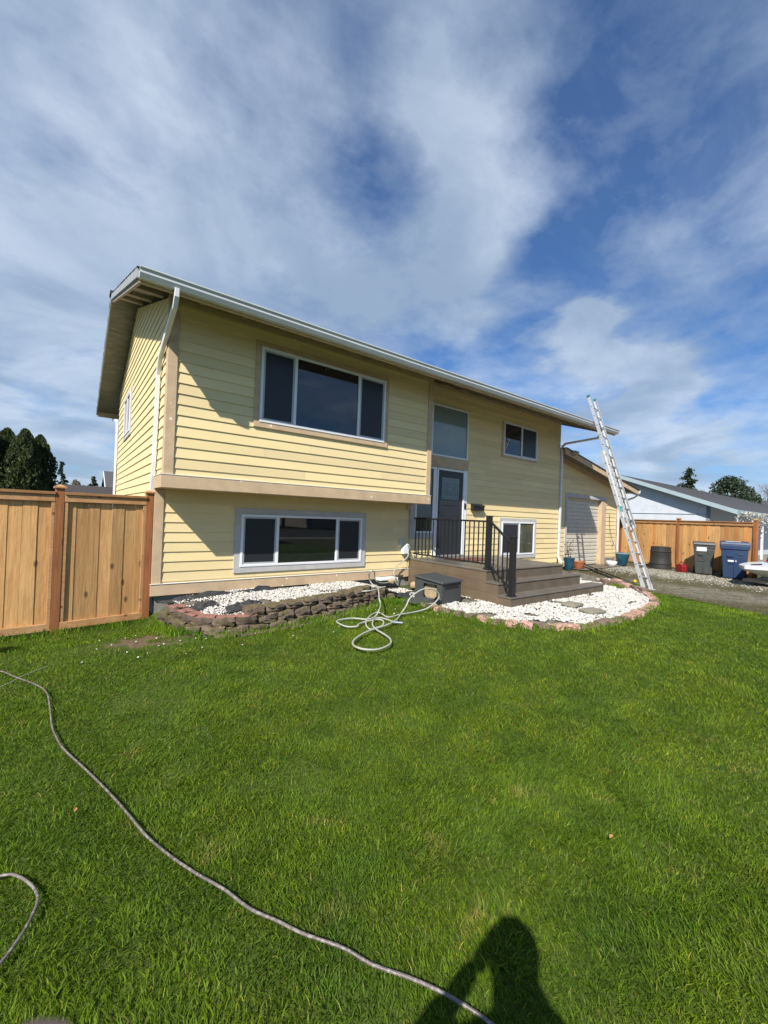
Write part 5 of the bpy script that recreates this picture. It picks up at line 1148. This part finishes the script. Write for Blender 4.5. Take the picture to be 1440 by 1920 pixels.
MB().tube(catmull([(-.1, 0, -.08), (2, .05, -.12), (4.5, -.05, -.05), (7, 0, -.1)], 5), .015, 6).build('stem', bark, vn)

# ------------------------------------------------------------------ trees
def conifer(name, label, loc, h, r, m, n_=2600, drop=.25, size=.16, dens=1.0, base=.12, group=None, gaps=.35, cat='tree'):
    t = thing(name, label, cat, loc, group=group)
    MB().tube([(0, 0, -.1), (0.03*h, 0, h*.5), (0, 0, h)], [h*.022, h*.013, .01], 8).build('trunk', bark, t)
    pts = []; nb = int(h*7); brn = MB()
    for i in range(nb):
        z = h*(base+(1-base)*(i+.5)/nb); rr = r*(1-(z/h))**.85*random.uniform(.55, 1.12)+.05; a = random.uniform(0, 2*PI)
        if random.random() < gaps*.4: rr *= .5
        m_ = int(n_/nb*(.3+1.4*(1-z/h)))
        tt = rng.uniform(.1, 1, m_)**.7
        pts.append(np.stack([np.cos(a)*rr*tt, np.sin(a)*rr*tt, z-drop*rr*tt+.12*rr*np.sin(tt*3)], -1)+rng.normal(size=(m_, 3))*np.array([.10, .10, .05])*r*.55*(1.1-tt[:, None]*.5))
        brn.tube([(0, 0, z), (math.cos(a)*rr, math.sin(a)*rr, z-drop*rr)], [h*.004, h*.001], 4)
    brn.build('branches', bark, t)
    P_ = np.concatenate(pts); leafcloud(P_, len(P_), size, 'crown', m, t, .5, 1.4)
    return t
fir = leafmat('fir_needles', (.045, .072, .045), (.065, .092, .055), .6)
thuja = leafmat('thuja_scales', (.045, .062, .02), (.062, .08, .028), 1.2)
random.seed(9)
def column_tree(label, loc, h, r):
    t = thing('cypress_tree', label, 'tree', loc, group='columnar conifers behind the left fence')
    MB().tube([(0, 0, -.1), (0, 0, h*.9)], [.08, .02], 8).build('trunk', bark, t)
    n_ = 11000; u = rng.uniform(0, 1, n_)**.9; a = rng.uniform(0, 2*PI, n_); z = u*h
    prof = r*np.minimum(1, (1-u)*3.6)**.55*(.82+.18*np.sin(u*3))
    lump = 1+.16*np.sin(a*3+u*9+loc[0]*5)+.12*np.sin(a*5-u*23)+.08*np.sin(a*9+u*41)
    rr = prof*lump*rng.uniform(.72, 1.03, n_)
    P_ = np.stack([np.cos(a)*rr, np.sin(a)*rr, z], -1)
    leafcloud(P_, n_, .055, 'crown', thuja, t, .45, 1.35, updir=(0, 0, 1), elong=1.3)
    core_ = MB(); core_.lathe([(r*.5*min(1, (1-k/10)*3)**.6+.001, h*k/10*.97) for k in range(11)], n=10); core_.build('inner_foliage', thuja, t)
    return t
for i, (hd, dist, h, r, lb) in enumerate([(-6.9, 25, 4.75, .72, 'dark columnar conifer at the left picture edge behind the fence'), (-5.35, 25.5, 4.85, .64, 'tallest rounded columnar conifer behind the left fence'), (-4.0, 24.5, 4.78, .60, 'middle columnar conifer of the dark clump behind the fence'), (-2.75, 25.2, 4.68, .54, 'rightmost slimmer columnar conifer of the dark clump behind the fence')]):
    a = math.radians(hd); column_tree(lb, (CAM.x+dist*math.sin(a), CAM.y+dist*math.cos(a), G), h, r)
def at(hd, dist): a = math.radians(hd); return (CAM.x+dist*math.sin(a), CAM.y+dist*math.cos(a), G)
conifer('spruce_tree', 'thin scraggly conifer rising beside the columnar clump', (*at(-.85, 45)[:2], G), 5.1, 1.0, fir, 1500, .2, .13, gaps=1, base=.2)
conifer('spruce_tree', 'small pointed conifer above the dark roof left of the house', at(2.0, 60), 4.8, 1.3, fir, 1800, .2, .18)
conifer('spruce_tree', 'conifer peeping over the grey gable left of the house', at(4.2, 55), 6.0, 1.5, fir, 1800, .2, .18)
conifer('fir_tree', 'open branched fir rising behind the neighbour roof', at(73.6, 55), 7.7, 3.4, fir, 5200, .12, .13, base=.3, gaps=1.6)
def round_tree(name, label, loc, h, rx, m, n_=5000, size=.22, trunk=.3, lumps=26, seed=1, group=None, flat=.8):
    t = thing(name, label, 'tree', loc, group=group); random.seed(seed)
    tr = MB(); tr.tube([(0, 0, -.1), (.05, 0, h*trunk), (0, .1, h*.7)], [h*.03, h*.022, h*.008], 8)
    P_ = []
    for i in range(lumps):
        a = random.uniform(0, 2*PI); u = random.uniform(0, 1); zc = h*(trunk+(1-trunk)*u*.92); rr = rx*math.sqrt(max(0.05, 1-(1.7*u-.62)**2))*random.uniform(.35, .9)
        c = np.array([math.cos(a)*rr, math.sin(a)*rr, zc]); lr = rx*random.uniform(.22, .42); k_ = n_//lumps
        g = rng.normal(size=(k_, 3)); g /= np.linalg.norm(g, axis=1)[:, None]; P_.append(c+g*lr*rng.uniform(.55, 1.05, (k_, 1))*[1, 1, flat])
        tr.tube([(0, 0, h*trunk), (c[0]*.5, c[1]*.5, (h*trunk+zc)/2), tuple(c)], [h*.010, h*.006, h*.002], 5)
    tr.build('trunk', bark, t)
    P_ = np.concatenate(P_); leafcloud(P_, len(P_), size, 'crown', m, t, .5, 1.4)
    return t
round_tree('pine_tree', 'bushy dark pine behind the neighbour roof', at(77.2, 50), 6.3, 2.3, fir, 13000, .11, .2, 46, 4)
def bare_tree(label, loc, h, sp, seed, group=None, depth=5, m=None, r0=None):
    t = thing('bare_tree', label, 'tree', loc, group=group); random.seed(seed); b = MB(); tw_ = MB()
    def br(p, d, L, r, k):
        q = p+d*L; mid = p+d*L*.5+Vector((random.uniform(-1, 1), random.uniform(-1, 1), 0))*L*.05
        (b if k > depth-2 else tw_).tube([p, mid, q], [r, r*.85, r*.65], 5 if k > 2 else 3, cap=False)
        if k == 0: return
        for i in range(3 if k > 1 else 4):
            nd = (d+Vector((random.uniform(-1, 1), random.uniform(-1, 1), random.uniform(-.15, .6)))*sp).normalized()
            br(q, nd, L*random.uniform(.6, .85), r*.58, k-1)
    br(Vector((0, 0, 0)), Vector((0, 0, 1)), h*.26, r0 or h*.022, depth)
    b.build('trunk', m or bark, t); tw_.build('twigs', m or bark, t); return t
greybark = mat('grey_bark', (.13, .115, .10), .95, var=.3)
brn_bark = mat('brown_twigs', (.15, .12, .085), .95, var=.3, vscale=1)
bare_tree('bare thin branched tree between fir and pine', at(75.4, 60), 8.2, .55, 5, m=greybark, depth=4)
for i, (hd, dist, h) in enumerate([(79.3, 70, 7.6), (80.6, 75, 8.1), (82.0, 70, 7.7), (83.5, 72, 7.9)]):
    bare_tree('bare brown tree %s of the leafless group at the right edge' % ('leftmost', 'second from left', 'third from left', 'rightmost')[i], at(hd, dist), h, .75, 20+i, 'leafless brown trees behind the white house', 6, brn_bark, .16)
round_tree('shrub', 'pale leafless shrub top above the dark roof left of the house', at(.6, 40), 3.6, .8, leafmat('tan_leaf', (.2, .17, .10), (.15, .13, .07)), 900, .10, .2, 14, 6)
round_tree('red_leaf_tree', 'small red brown leafed tree peeking left of the house behind the downspout', at(5.35, 20), 3.95, .55, leafmat('red_leaf', (.22, .08, .05), (.14, .05, .035)), 1800, .10, .2, 18, 8)

# ------------------------------------------------------------------ houses behind the left fence
def simple_house(label, x0, x1, y0, y1, eave, ridge, axis, wallm, roofm, loc, over=.4, rotz=0, group=None, wins=(), doorx=None, wface=-1):
    h = thing('house', label, 'house', loc, rotz, group)
    b = MB()
    if axis == 'x': ym = (y0+y1)/2; b.prism([(x0, y0, 0), (x0, y0, eave), (x0, ym, ridge), (x0, y1, eave), (x0, y1, 0)], (x1-x0, 0, 0))
    else: xm = (x0+x1)/2; b.prism([(x0, y0, 0), (x0, y0, eave), (xm, y0, ridge), (x1, y0, eave), (x1, y0, 0)], (0, y1-y0, 0))
    b.build('wall', wallm, h)
    r = MB(); fa = MB()
    if axis == 'x':
        s = (ridge-eave)/(ym-y0); e = eave-over*s
        for (ya, yb) in ((y0-over, ym), (y1+over, ym)):
            r.hexa([(x0-over, ya, e+.03), (x1+over, ya, e+.03), (x1+over, yb, ridge+.03), (x0-over, yb, ridge+.03), (x0-over, ya, e+.11), (x1+over, ya, e+.11), (x1+over, yb, ridge+.11), (x0-over, yb, ridge+.11)])
            for xx in (x0-over-.03, x1+over): fa.hexa([(xx, ya, e-.1), (xx+.03, ya, e-.1), (xx+.03, yb, ridge-.1), (xx, yb, ridge-.1), (xx, ya, e+.09), (xx+.03, ya, e+.09), (xx+.03, yb, ridge+.09), (xx, yb, ridge+.09)])
        fa.box(x0-over, x1+over, y0-over-.03, y0-over, e-.08, e+.09)
    else:
        s = (ridge-eave)/(xm-x0); e = eave-over*s
        for (xa, xb) in ((x0-over, xm), (x1+over, xm)):
            r.hexa([(xa, y0-over, e+.03), (xb, y0-over, ridge+.03), (xb, y1+over, ridge+.03), (xa, y1+over, e+.03), (xa, y0-over, e+.11), (xb, y0-over, ridge+.11), (xb, y1+over, ridge+.11), (xa, y1+over, e+.11)])
            fa.hexa([(xa, y0-over-.03, e-.1), (xb, y0-over-.03, ridge-.1), (xb, y0-over, ridge-.1), (xa, y0-over, e-.1), (xa, y0-over-.03, e+.09), (xb, y0-over-.03, ridge+.09), (xb, y0-over, ridge+.09), (xa, y0-over, e+.09)])
    r.build('roof', roofm, h); fa.build('fascia_board', white, h)
    for (xa, xb, za_, zb_, yy_) in wins:
        w_ = MB(); w_.box(xa-.07, xb+.07, yy_-.03, yy_+.02, za_-.07, za_); w_.box(xa-.07, xb+.07, yy_-.03, yy_+.02, zb_, zb_+.07); w_.box(xa-.07, xa, yy_-.03, yy_+.02, za_, zb_); w_.box(xb, xb+.07, yy_-.03, yy_+.02, za_, zb_)
        wo = w_.build('window', white, h); MB().box(xa, xb, yy_-.015, yy_+.02, za_, zb_).build('pane', glass, wo)
    if doorx: MB().box(doorx, doorx+.95, (y0 if wface < 0 else y1)-.04, (y0 if wface < 0 else y1)+.04, .1, 2.1).build('door', mat('dim_red_door', (.16, .03, .03), .5), h)
    return h
simple_house('low house with a long dark roof just showing over the left fence', -3.2, 3.0, 0, 8, 1.55, 2.5, 'x', mat('dim_siding', (.2, .2, .2), .8), shingle_b, (-.95, 18.5, G), .3)
simple_house('grey shingled gable with teal wall between the left fence and the yellow house', 0, 5.5, 0, 6, 2.20, 3.62, 'x', mat('teal_siding', (.06, .12, .12), .7), shingle, (.95, 22.5, G), .35, wins=((.25, .8, 1.2, 2.2, 0),))

# ------------------------------------------------------------------ street side (seen in the window reflections)
sheet('grey_bounce_ground', [(19.5, -9), (60, -9), (60, -.34), (22.8, -.34), (19.5, -.3)], G-.006, ground_mat('bounce_grey', f_walk))  # added grey ground, so the bounce on the neighbour's front wall is not green
r_ = simple_house('grey house across the street with white window trim', 0, 12, 0, 8, 2.7, 4.5, 'x', mat('beige_siding', (.40, .38, .34), .8), shingle, (1, -38, G), .5, 0, None, ((2, 3.6, 1.0, 2.1, 8), (8, 10, 1.0, 2.1, 8)), 5.5, 1)
simple_house('taupe house across the street on the right of the other', 0, 11, 0, 8, 2.7, 4.6, 'x', mat('taupe_siding', (.28, .25, .22), .8), shingle, (18, -37, G), .5, 0, None, ((2, 3.6, 1.0, 2.1, 8), (7, 9, 1.0, 2.1, 8)), 5, 1)
round_tree('street_tree', 'leafy tree standing across the street before the houses', (15.4, -30, G), 6.5, 2.4, lf_dark, 4000, .22, .3, 26, 15)
round_tree('street_tree', 'broad leafy tree across the street behind the photographer', (-4, -31, G), 7.5, 2.9, lf_dark, 4000, .24, .3, 26, 16)
# parked car
def parked_car(loc, rz, label):
    t = thing('parked_car', label, 'car', loc, rz); paint = mat('white_car_paint', (.62, .63, .64), .25, coat=.6)
    sec = [(-2.25, .45, .62, .80), (-2.2, .35, .80, .84), (-1.7, .30, .95, .88), (-1.3, .30, 1.0, .90), (-.6, .28, 1.02, .90), (.6, .28, 1.0, .90), (1.5, .28, .98, .90), (2.0, .30, .95, .88), (2.3, .38, .80, .82), (2.33, .50, .66, .78)]
    vs = []; 
    for (x, zb_, zt, hw) in sec: vs += [(x, -hw, zb_), (x, -hw*1.0, (zb_+zt)/2), (x, -hw*.94, zt), (x, hw*.94, zt), (x, hw, (zb_+zt)/2), (x, hw, zb_)]
    fs = [(i*6+k, i*6+(k+1) % 6, i*6+6+(k+1) % 6, i*6+6+k) for i in range(len(sec)-1) for k in range(6)]+[tuple(range(6)), tuple(range(len(vs)-6, len(vs)))]
    MB().add(vs, fs).build('body', paint, t, smooth=True, bevel=.03)
    cab = [(-1.25, 1.0, .82), (-.55, 1.5, .68), (.2, 1.58, .68), (1.2, 1.54, .68), (2.0, 1.0, .80)]
    vs = []
    for (x, z, hw) in cab: vs += [(x, -hw, z), (x, hw, z), (x, hw*1.18 if z > 1.1 else hw, 1.0), (x, -hw*1.18 if z > 1.1 else -hw, 1.0)]
    fs = [(i*4+k, i*4+(k+1) % 4, i*4+4+(k+1) % 4, i*4+4+k) for i in range(4) for k in range(4)]+[(0, 1, 2, 3), (16, 17, 18, 19)]
    MB().add(vs, fs).build('glasshouse', glass, t, smooth=True)
    MB().hexa([(-.5, -.66, 1.51), (1.3, -.66, 1.54), (1.3, .66, 1.54), (-.5, .66, 1.51), (-.4, -.6, 1.57), (1.15, -.6, 1.60), (1.15, .6, 1.60), (-.4, .6, 1.57)]).build('roof_panel', paint, t, bevel=.03)
    for sx in (-1.42, 1.42):
        for sy in (-.80, .80):
            wo = MB().lathe([(0, -.11), (.27, -.11), (.33, -.08), (.33, .08), (.27, .11), (0, .11)], n=24).build('wheel', blackm, t, loc=(sx, sy, .33), smooth=True); wo.rotation_euler = (PI/2, 0, 0)
            ri = MB().lathe([(0, -.005), (.18, -.005), (.2, .0), (.18, .01), (0, .01)], n=18).build('rim', alu, wo, loc=(0, 0, .108 if sy < 0 else -.113))
    for sy in (-.6, .6): MB().box(-2.27, -2.2, sy-.16, sy+.16, .62, .74).build('headlight', label_w, t, bevel=.01)
    return t
parked_car((4.9, -12.6, G), .0, 'white hatchback car parked in front of the lawn behind the viewer')

# unseen shrub added outside the left edge to throw soft shade on the fence
sb = thing('fence_shade_shrub', 'dense round green shrub added outside the view to shade the left fence', 'shrub', (-2.75, -1.05, G))
P_ = rng.normal(size=(2600, 3)); P_ /= np.linalg.norm(P_, axis=1)[:, None]; P_ = P_*rng.uniform(.6, 1.05, (2600, 1))*[.42, .42, .55]+[0, 0, .62]
leafcloud(P_, len(P_), .05, 'leaves', lf_dark, sb); MB().tube([(0, 0, 0), (0, 0, .5)], [.03, .02], 6).build('stem', bark, sb)

# ------------------------------------------------------------------ grass
def grass_material():
    m = bpy.data.materials.new('grass_blades'); m.use_nodes = True; nt = m.node_tree; nt.nodes.clear()
    gp = N(nt, 'ShaderNodeNewGeometry').outputs['Position']
    big = nz(nt, gp, .55, .36, .64, 3.0); med = nz(nt, gp, 2.6, .40, .64, 4.0); yel = nz(nt, gp, 5.5, .58, .72, 4.0)
    c = MIX(nt, big, (.125, .215, .014), (.195, .275, .018))
    c = MIX(nt, med, c, (.118, .208, .018))
    c = MIX(nt, M_(nt, 'MULTIPLY', yel, .7), c, (.29, .275, .065))
    dk_ = nz(nt, gp, 1.3, .52, .68, 5.0); c = MIX(nt, M_(nt, 'MULTIPLY', dk_, .55), c, (.078, .160, .018))
    at_ = N(nt, 'ShaderNodeAttribute', attribute_name='tint').outputs['Color']
    c = MIX(nt, 1.0, c, at_, 'MULTIPLY')
    d = N(nt, 'ShaderNodeBsdfPrincipled', {'Base Color': c, 'Roughness': 0.5, 'Specular IOR Level': 0.16})
    t = N(nt, 'ShaderNodeBsdfTranslucent', {'Color': c})
    mx = N(nt, 'ShaderNodeMixShader', {0: 0.45, 1: d.outputs[0], 2: t.outputs[0]})
    N(nt, 'ShaderNodeOutputMaterial', {0: mx.outputs[0]})
    return m
def blades(n_, x0, x1, y0, y1, cond, hmul=1.0, wmul=1.0):
    x = rng.uniform(x0, x1, n_); y = rng.uniform(y0, y1, n_)
    ok = inside(x, y, LAWN); ok[ok] &= cond(x[ok], y[ok]); return x[ok], y[ok]
dc = lambda x, y: np.hypot(x-CAM.x, y-CAM.y)
def keep(p): return lambda x, y: rng.uniform(0, 1, len(x)) < p(x, y)
FWn = (FW.x, FW.y)
def infront(x, y): return (x-CAM.x)*.6054+(y-CAM.y)*.7959 > .1
sets = []
XA, YA = [], []
# density falls with distance
def dfun(x, y):
    d = dc(x, y); p = np.clip((2.3/np.maximum(d, 2.3))**1.55, .12, 1); p = p*infront(x, y)
    hd = np.degrees(np.arctan2(x-CAM.x, y-CAM.y)); return p*np.where((hd > -12) & (hd < 88), 1, .45)*((hd > -35) & (hd < 118))
area = 15.0*7.5
x, y = blades(int(15*8.0*21000), -3.5, 11.5, -7.4, .6, keep(dfun))
dirt = (vnoise(x, y, 1.6, 4)*.5+vnoise(x, y, 6, 8)*.5)
dpat = np.exp(-(((x+.28)/.62)**2+((y+1.02)/.42)**2))
ok = rng.uniform(0, 1, len(x)) > dpat*1.5*(dirt > .30)
thin = vnoise(x, y, 5.0, 31)*vnoise(x, y, 1.3, 5); ok &= ~((thin > .55) & (rng.uniform(0, 1, len(x)) < .45))
x, y = x[ok], y[ok]; n = len(x); d = dc(x, y)
hgt = .0225*rng.uniform(.55, 1.4, n)*(.8+.45*vnoise(x, y, 1.4, 3))*(.85+.35*vnoise(x, y, 7, 13))
edge_w = np.maximum(1, d/3.0)
wid = .0018*rng.uniform(.7, 1.35, n)*edge_w**.75
az = rng.uniform(0, 2*PI, n); 
laz = vnoise(x, y, .9, 7)*5+vnoise(x, y, 6.5, 17)*4+rng.normal(0, 1.3, n)      # local comb direction
lean = hgt*rng.uniform(.35, 1.25, n)
bx, by = np.cos(az), np.sin(az); lx, ly = np.cos(laz)*lean, np.sin(laz)*lean
z0 = groundz(x, y)
bp = np.stack([x, y, z0], -1); s = np.stack([bx, by, np.zeros(n)], -1)*wid[:, None]
L_ = np.stack([lx, ly, np.zeros(n)], -1); U_ = np.stack([np.zeros(n), np.zeros(n), hgt], -1)
V = np.stack([bp-s, bp+s, bp+L_*.35+U_*.62-s*.8, bp+L_*.35+U_*.62+s*.8, bp+L_+U_*.98], 1).reshape(-1, 3)
i5 = np.arange(n)*5
F = np.concatenate([np.stack([i5, i5+1, i5+3], -1), np.stack([i5, i5+3, i5+2], -1), np.stack([i5+2, i5+3, i5+4], -1)])
t = rng.uniform(.62, 1.38, n); dry = rng.uniform(0, 1, n) < .02+.06*vnoise(x, y, 3, 21)**2
T_ = np.stack([t*np.where(dry, 2.4, 1), t*np.where(dry, 1.5, 1), t*np.where(dry, 2.6, rng.uniform(.6, 1.3, n))], -1)
GM = grass_material()
o = npmesh('grass', V, F, GM, np.concatenate([T_, T_, T_])); tag(o, 'short mown green grass covering the front lawn', 'grass', kind='stuff')
# longer tufts along the wall foot, fence and edging
tx, ty = [], []
def tuft_line(pts, per, spread):
    s_ = arclen(pts)
    for _ in range(int(s_[-1]*per)):
        (a, b), an = along(pts, s_, random.uniform(0, s_[-1])); off = abs(random.gauss(0, spread)); tx.append(a+math.sin(an)*off); ty.append(b-math.cos(an)*off)
tuft_line(WALL_BASE, 330, .10); tuft_line(BED_EDGE, 420, .09); tuft_line([(-3, .27), (-1.14, .43), (-.1, .54)], 260, .07)
for cx, cy, k_ in ((1.72, -1.26, 160), (2.55, -1.12, 120), (3.4, -.75, 260), (3.75, -.9, 300), (.1, -.9, 160), (9.9, -1.95, 700), (10.2, -2.2, 500)):
    for _ in range(k_): tx.append(random.gauss(cx, .12)); ty.append(random.gauss(cy, .09))
x = np.array(tx); y = np.array(ty); n = len(x); hgt = rng.uniform(.05, .12, n); wid = .0035*rng.uniform(.7, 1.4, n)
az = rng.uniform(0, 2*PI, n); laz = rng.uniform(0, 2*PI, n); lean = hgt*rng.uniform(.2, .8, n)
bp = np.stack([x, y, groundz(x, y)], -1); s = np.stack([np.cos(az), np.sin(az), np.zeros(n)], -1)*wid[:, None]
L_ = np.stack([np.cos(laz)*lean, np.sin(laz)*lean, np.zeros(n)], -1); U_ = np.stack([np.zeros(n), np.zeros(n), hgt], -1)
V = np.stack([bp-s, bp+s, bp+L_*.35+U_*.62-s*.8, bp+L_*.35+U_*.62+s*.8, bp+L_+U_*.98], 1).reshape(-1, 3); i5 = np.arange(n)*5
F = np.concatenate([np.stack([i5, i5+1, i5+3], -1), np.stack([i5, i5+3, i5+2], -1), np.stack([i5+2, i5+3, i5+4], -1)]); t = rng.uniform(.7, 1.5, n)
T_ = np.stack([t, t*1.1, t], -1); o = npmesh('grass_tufts', V, F, GM, np.concatenate([T_, T_, T_])); tag(o, 'longer grass tufts along the wall foot and edging stones', 'grass', kind='stuff')
# a few fallen leaves
for i, (x, y, lb) in enumerate([(1.09, -5.62, 'small orange dry leaf on the grass at the right'), (-.97, -4.0, 'small tan dry leaf on the grass left of the long hose')]):
    o = MB().add([(-.018, 0, 0), (0, -.008, .004), (.02, .0, .001), (0, .009, .006)], [(0, 1, 2, 3)]).build('leaf', mat('dry_leaf', (.42, .22, .07), .8), loc=(x, y, G+.045), rotz=i*1.3); tag(o, lb, 'leaf')

# ------------------------------------------------------------------ the photographer (shadow on the lawn)
per = thing('person', 'person holding up a phone, seen only as a shadow on the grass', 'person', (CAM.x-FW.x*.20-RT.x*.06, CAM.y-FW.y*.20-RT.y*.06, G))
fx, fy_ = Vector((FW.x, FW.y, 0)).normalized(), Vector((RT.x, RT.y, 0)).normalized()    # forward, right
def q(f, r, z): return tuple(fx*f+fy_*r+Vector((0, 0, z)))
def skin(name, chains, m, parent, sub=2):
    me = bpy.data.meshes.new(name); vs = []; es = []; rs = []; key = {}
    for ch in chains:
        prev = None
        for (p, r) in ch:
            kk = tuple(round(c, 4) for c in p)
            if kk not in key: key[kk] = len(vs); vs.append(p); rs.append(r)
            i = key[kk]
            if prev is not None: es.append((prev, i))
            prev = i
    me.from_pydata(vs, es, []); me.materials.append(m); o = bpy.data.objects.new(name, me); C.objects.link(o); o.parent = parent
    sm = o.modifiers.new('skin', 'SKIN'); sm.use_smooth_shade = True
    for i, r in enumerate(rs):
        sv = me.skin_vertices[0].data[i]; sv.radius = (r, r) if not isinstance(r, tuple) else r; sv.use_root = (i == 0)
    s_ = o.modifiers.new('sub', 'SUBSURF'); s_.levels = sub; s_.render_levels = sub
    return o
skinm = mat('skin', (.66, .36, .29), .55, var=.1); jk = mat('dark_jacket', (.03, .035, .045), .85, var=.2); jn = mat('denim', (.05, .07, .12), .9, var=.2)
pel, wa, che, nk, hd_ = q(0, 0, .95), q(0, 0, 1.08), q(.0, 0, 1.30), q(.0, 0, 1.46), q(.02, 0, 1.58)
legs = []
for sg in (-1, 1):
    legs.append([(pel, (.15, .11)), (q(0, .10*sg, .88), .095), (q(.02, .11*sg, .48), .06), (q(-.02, .12*sg, .09), .042), (q(.03, .13*sg, .04), .045), (q(.15, .15*sg, .03), .038)])
armR = [(che, (.15, .11)), (q(0, .18, 1.37), .06), (q(.05, .27, 1.12), .048), (q(.14, .14, 1.36), .034), (q(.17, .08, 1.46), .030)]
armL = [(che, (.15, .11)), (q(0, -.18, 1.37), .06), (q(.06, -.34, 1.14), .048), (q(.14, -.15, 1.38), .034), (q(.17, -.08, 1.46), .030)]
body = skin('body', [[(pel, (.15, .11)), (wa, (.13, .10)), (che, (.15, .11)), (nk, .055), (hd_, (.075, .088)), (q(.02, 0, 1.66), (.07, .082))]]+legs+[armR, armL], skinm, per)
skin('jacket', [[(q(0, 0, .90), (.165, .125)), (wa, (.15, .12)), (che, (.17, .13)), (q(0, 0, 1.39), .075)], [(che, (.17, .13))]+[(p, r+.018) for p, r in armR[1:4]], [(che, (.17, .13))]+[(p, r+.018) for p, r in armL[1:4]]], jk, per)
skin('jeans', [[(q(0, 0, .99), (.16, .12)), (pel, (.162, .122))]+[(p, r+.014) for p, r in legs[0][1:4]], [(pel, (.162, .122))]+[(p, r+.014) for p, r in legs[1][1:4]]], jn, per)
hr = bmesh.new(); bmesh.ops.create_uvsphere(hr, u_segments=20, v_segments=12, radius=1)
for v in hr.verts:
    v.co = Vector((v.co.x*.095, v.co.y*.085, v.co.z*.10))
me = bpy.data.meshes.new('hair'); hr.to_mesh(me); hr.free(); me.materials.append(mat('dark_hair', (.03, .02, .015), .8)); me.polygons.foreach_set('use_smooth', [True]*len(me.polygons))
ho = bpy.data.objects.new('hair', me); C.objects.link(ho); ho.parent = per; ho.location = q(.005, 0, 1.66); ho.rotation_euler[2] = math.atan2(fx.y, fx.x)
# phone: lens at the camera, screen towards the face
ph = thing('phone', 'smartphone held up at face height by the person taking the photo', 'phone', tuple(CAM))
pc = MB(); o_ = -FW*.012
def pp(r, u, f): return tuple(RT*r+UP*u+FW*f)
pc.hexa([pp(-.058, -.085, -.013), pp(.014, -.085, -.013), pp(.014, -.085, -.021), pp(-.058, -.085, -.021), pp(-.058, .065, -.013), pp(.014, .065, -.013), pp(.014, .065, -.021), pp(-.058, .065, -.021)])
pc.build('case', blackm, ph, bevel=.002)
MB().add([pp(-.055, -.082, -.0215), pp(.011, -.082, -.0215), pp(.011, .062, -.0215), pp(-.055, .062, -.0215)], [(0, 1, 2, 3)]).build('screen', glass, ph)
# hands: palm plus five fingers each, closing on the phone edges
def hand(sg, wrist, name='hand'):
    # sg=-1 left hand on the phone's left edge (fingers behind it), +1 right
    edge = -.058 if sg < 0 else .014
    base = Vector(q(*wrist)) + Vector(per.location)
    P0 = CAM+RT*(edge+sg*.045)+UP*(-.03)+FW*(-.035)
    ch = [[(tuple(base-Vector(per.location)), .028), (tuple((base+P0)/2-Vector(per.location)), .027), (tuple(P0-Vector(per.location)), (.030, .018))]]
    for k_ in range(4):
        u = -.075+k_*.022
        a = CAM+RT*(edge+sg*.030)+UP*(u+.012)+FW*(-.012); b = CAM+RT*(edge+sg*.012)+UP*(u+.016)+FW*(.004); c = CAM+RT*(edge-sg*(.010+.004*(k_ % 2)))+UP*(u+.016)+FW*(-.003)
        if sg < 0 and k_ == 3:
            pass
        ch.append([(tuple(P0-Vector(per.location)), (.030, .018))]+[(tuple(v-Vector(per.location)), r) for v, r in ((a, .0095), (b, .0085), (c, .0075))])
    a = CAM+RT*(edge+sg*.022)+UP*(-.01)+FW*(-.034); b = CAM+RT*(edge-sg*.008)+UP*(.005)+FW*(-.032)
    ch.append([(tuple(P0-Vector(per.location)), (.030, .018))]+[(tuple(v-Vector(per.location)), r) for v, r in ((a, .011), (b, .0095))])
    return skin(name, ch, skinm, per)
hand(-1, (.16, -.08, 1.45)); hand(1, (.16, .08, 1.45))
# index fingertip of the left hand that reaches in front of the phone, low at the left
ftip = CAM+RT*(-.0395)+UP*(-.0550)+FW*.0545
fr0 = CAM+RT*(-.068)+UP*(-.120)+FW*(.010)
loc_ = Vector(per.location)
skin('finger', [[(tuple(CAM+RT*(-.085)+UP*(-.125)+FW*(-.02)-loc_), .010), (tuple(fr0-loc_), .0092), (tuple((fr0*.4+ftip*.6)-loc_), .0085), (tuple(ftip-UP*.012-loc_), .0085)]], skinm, per)
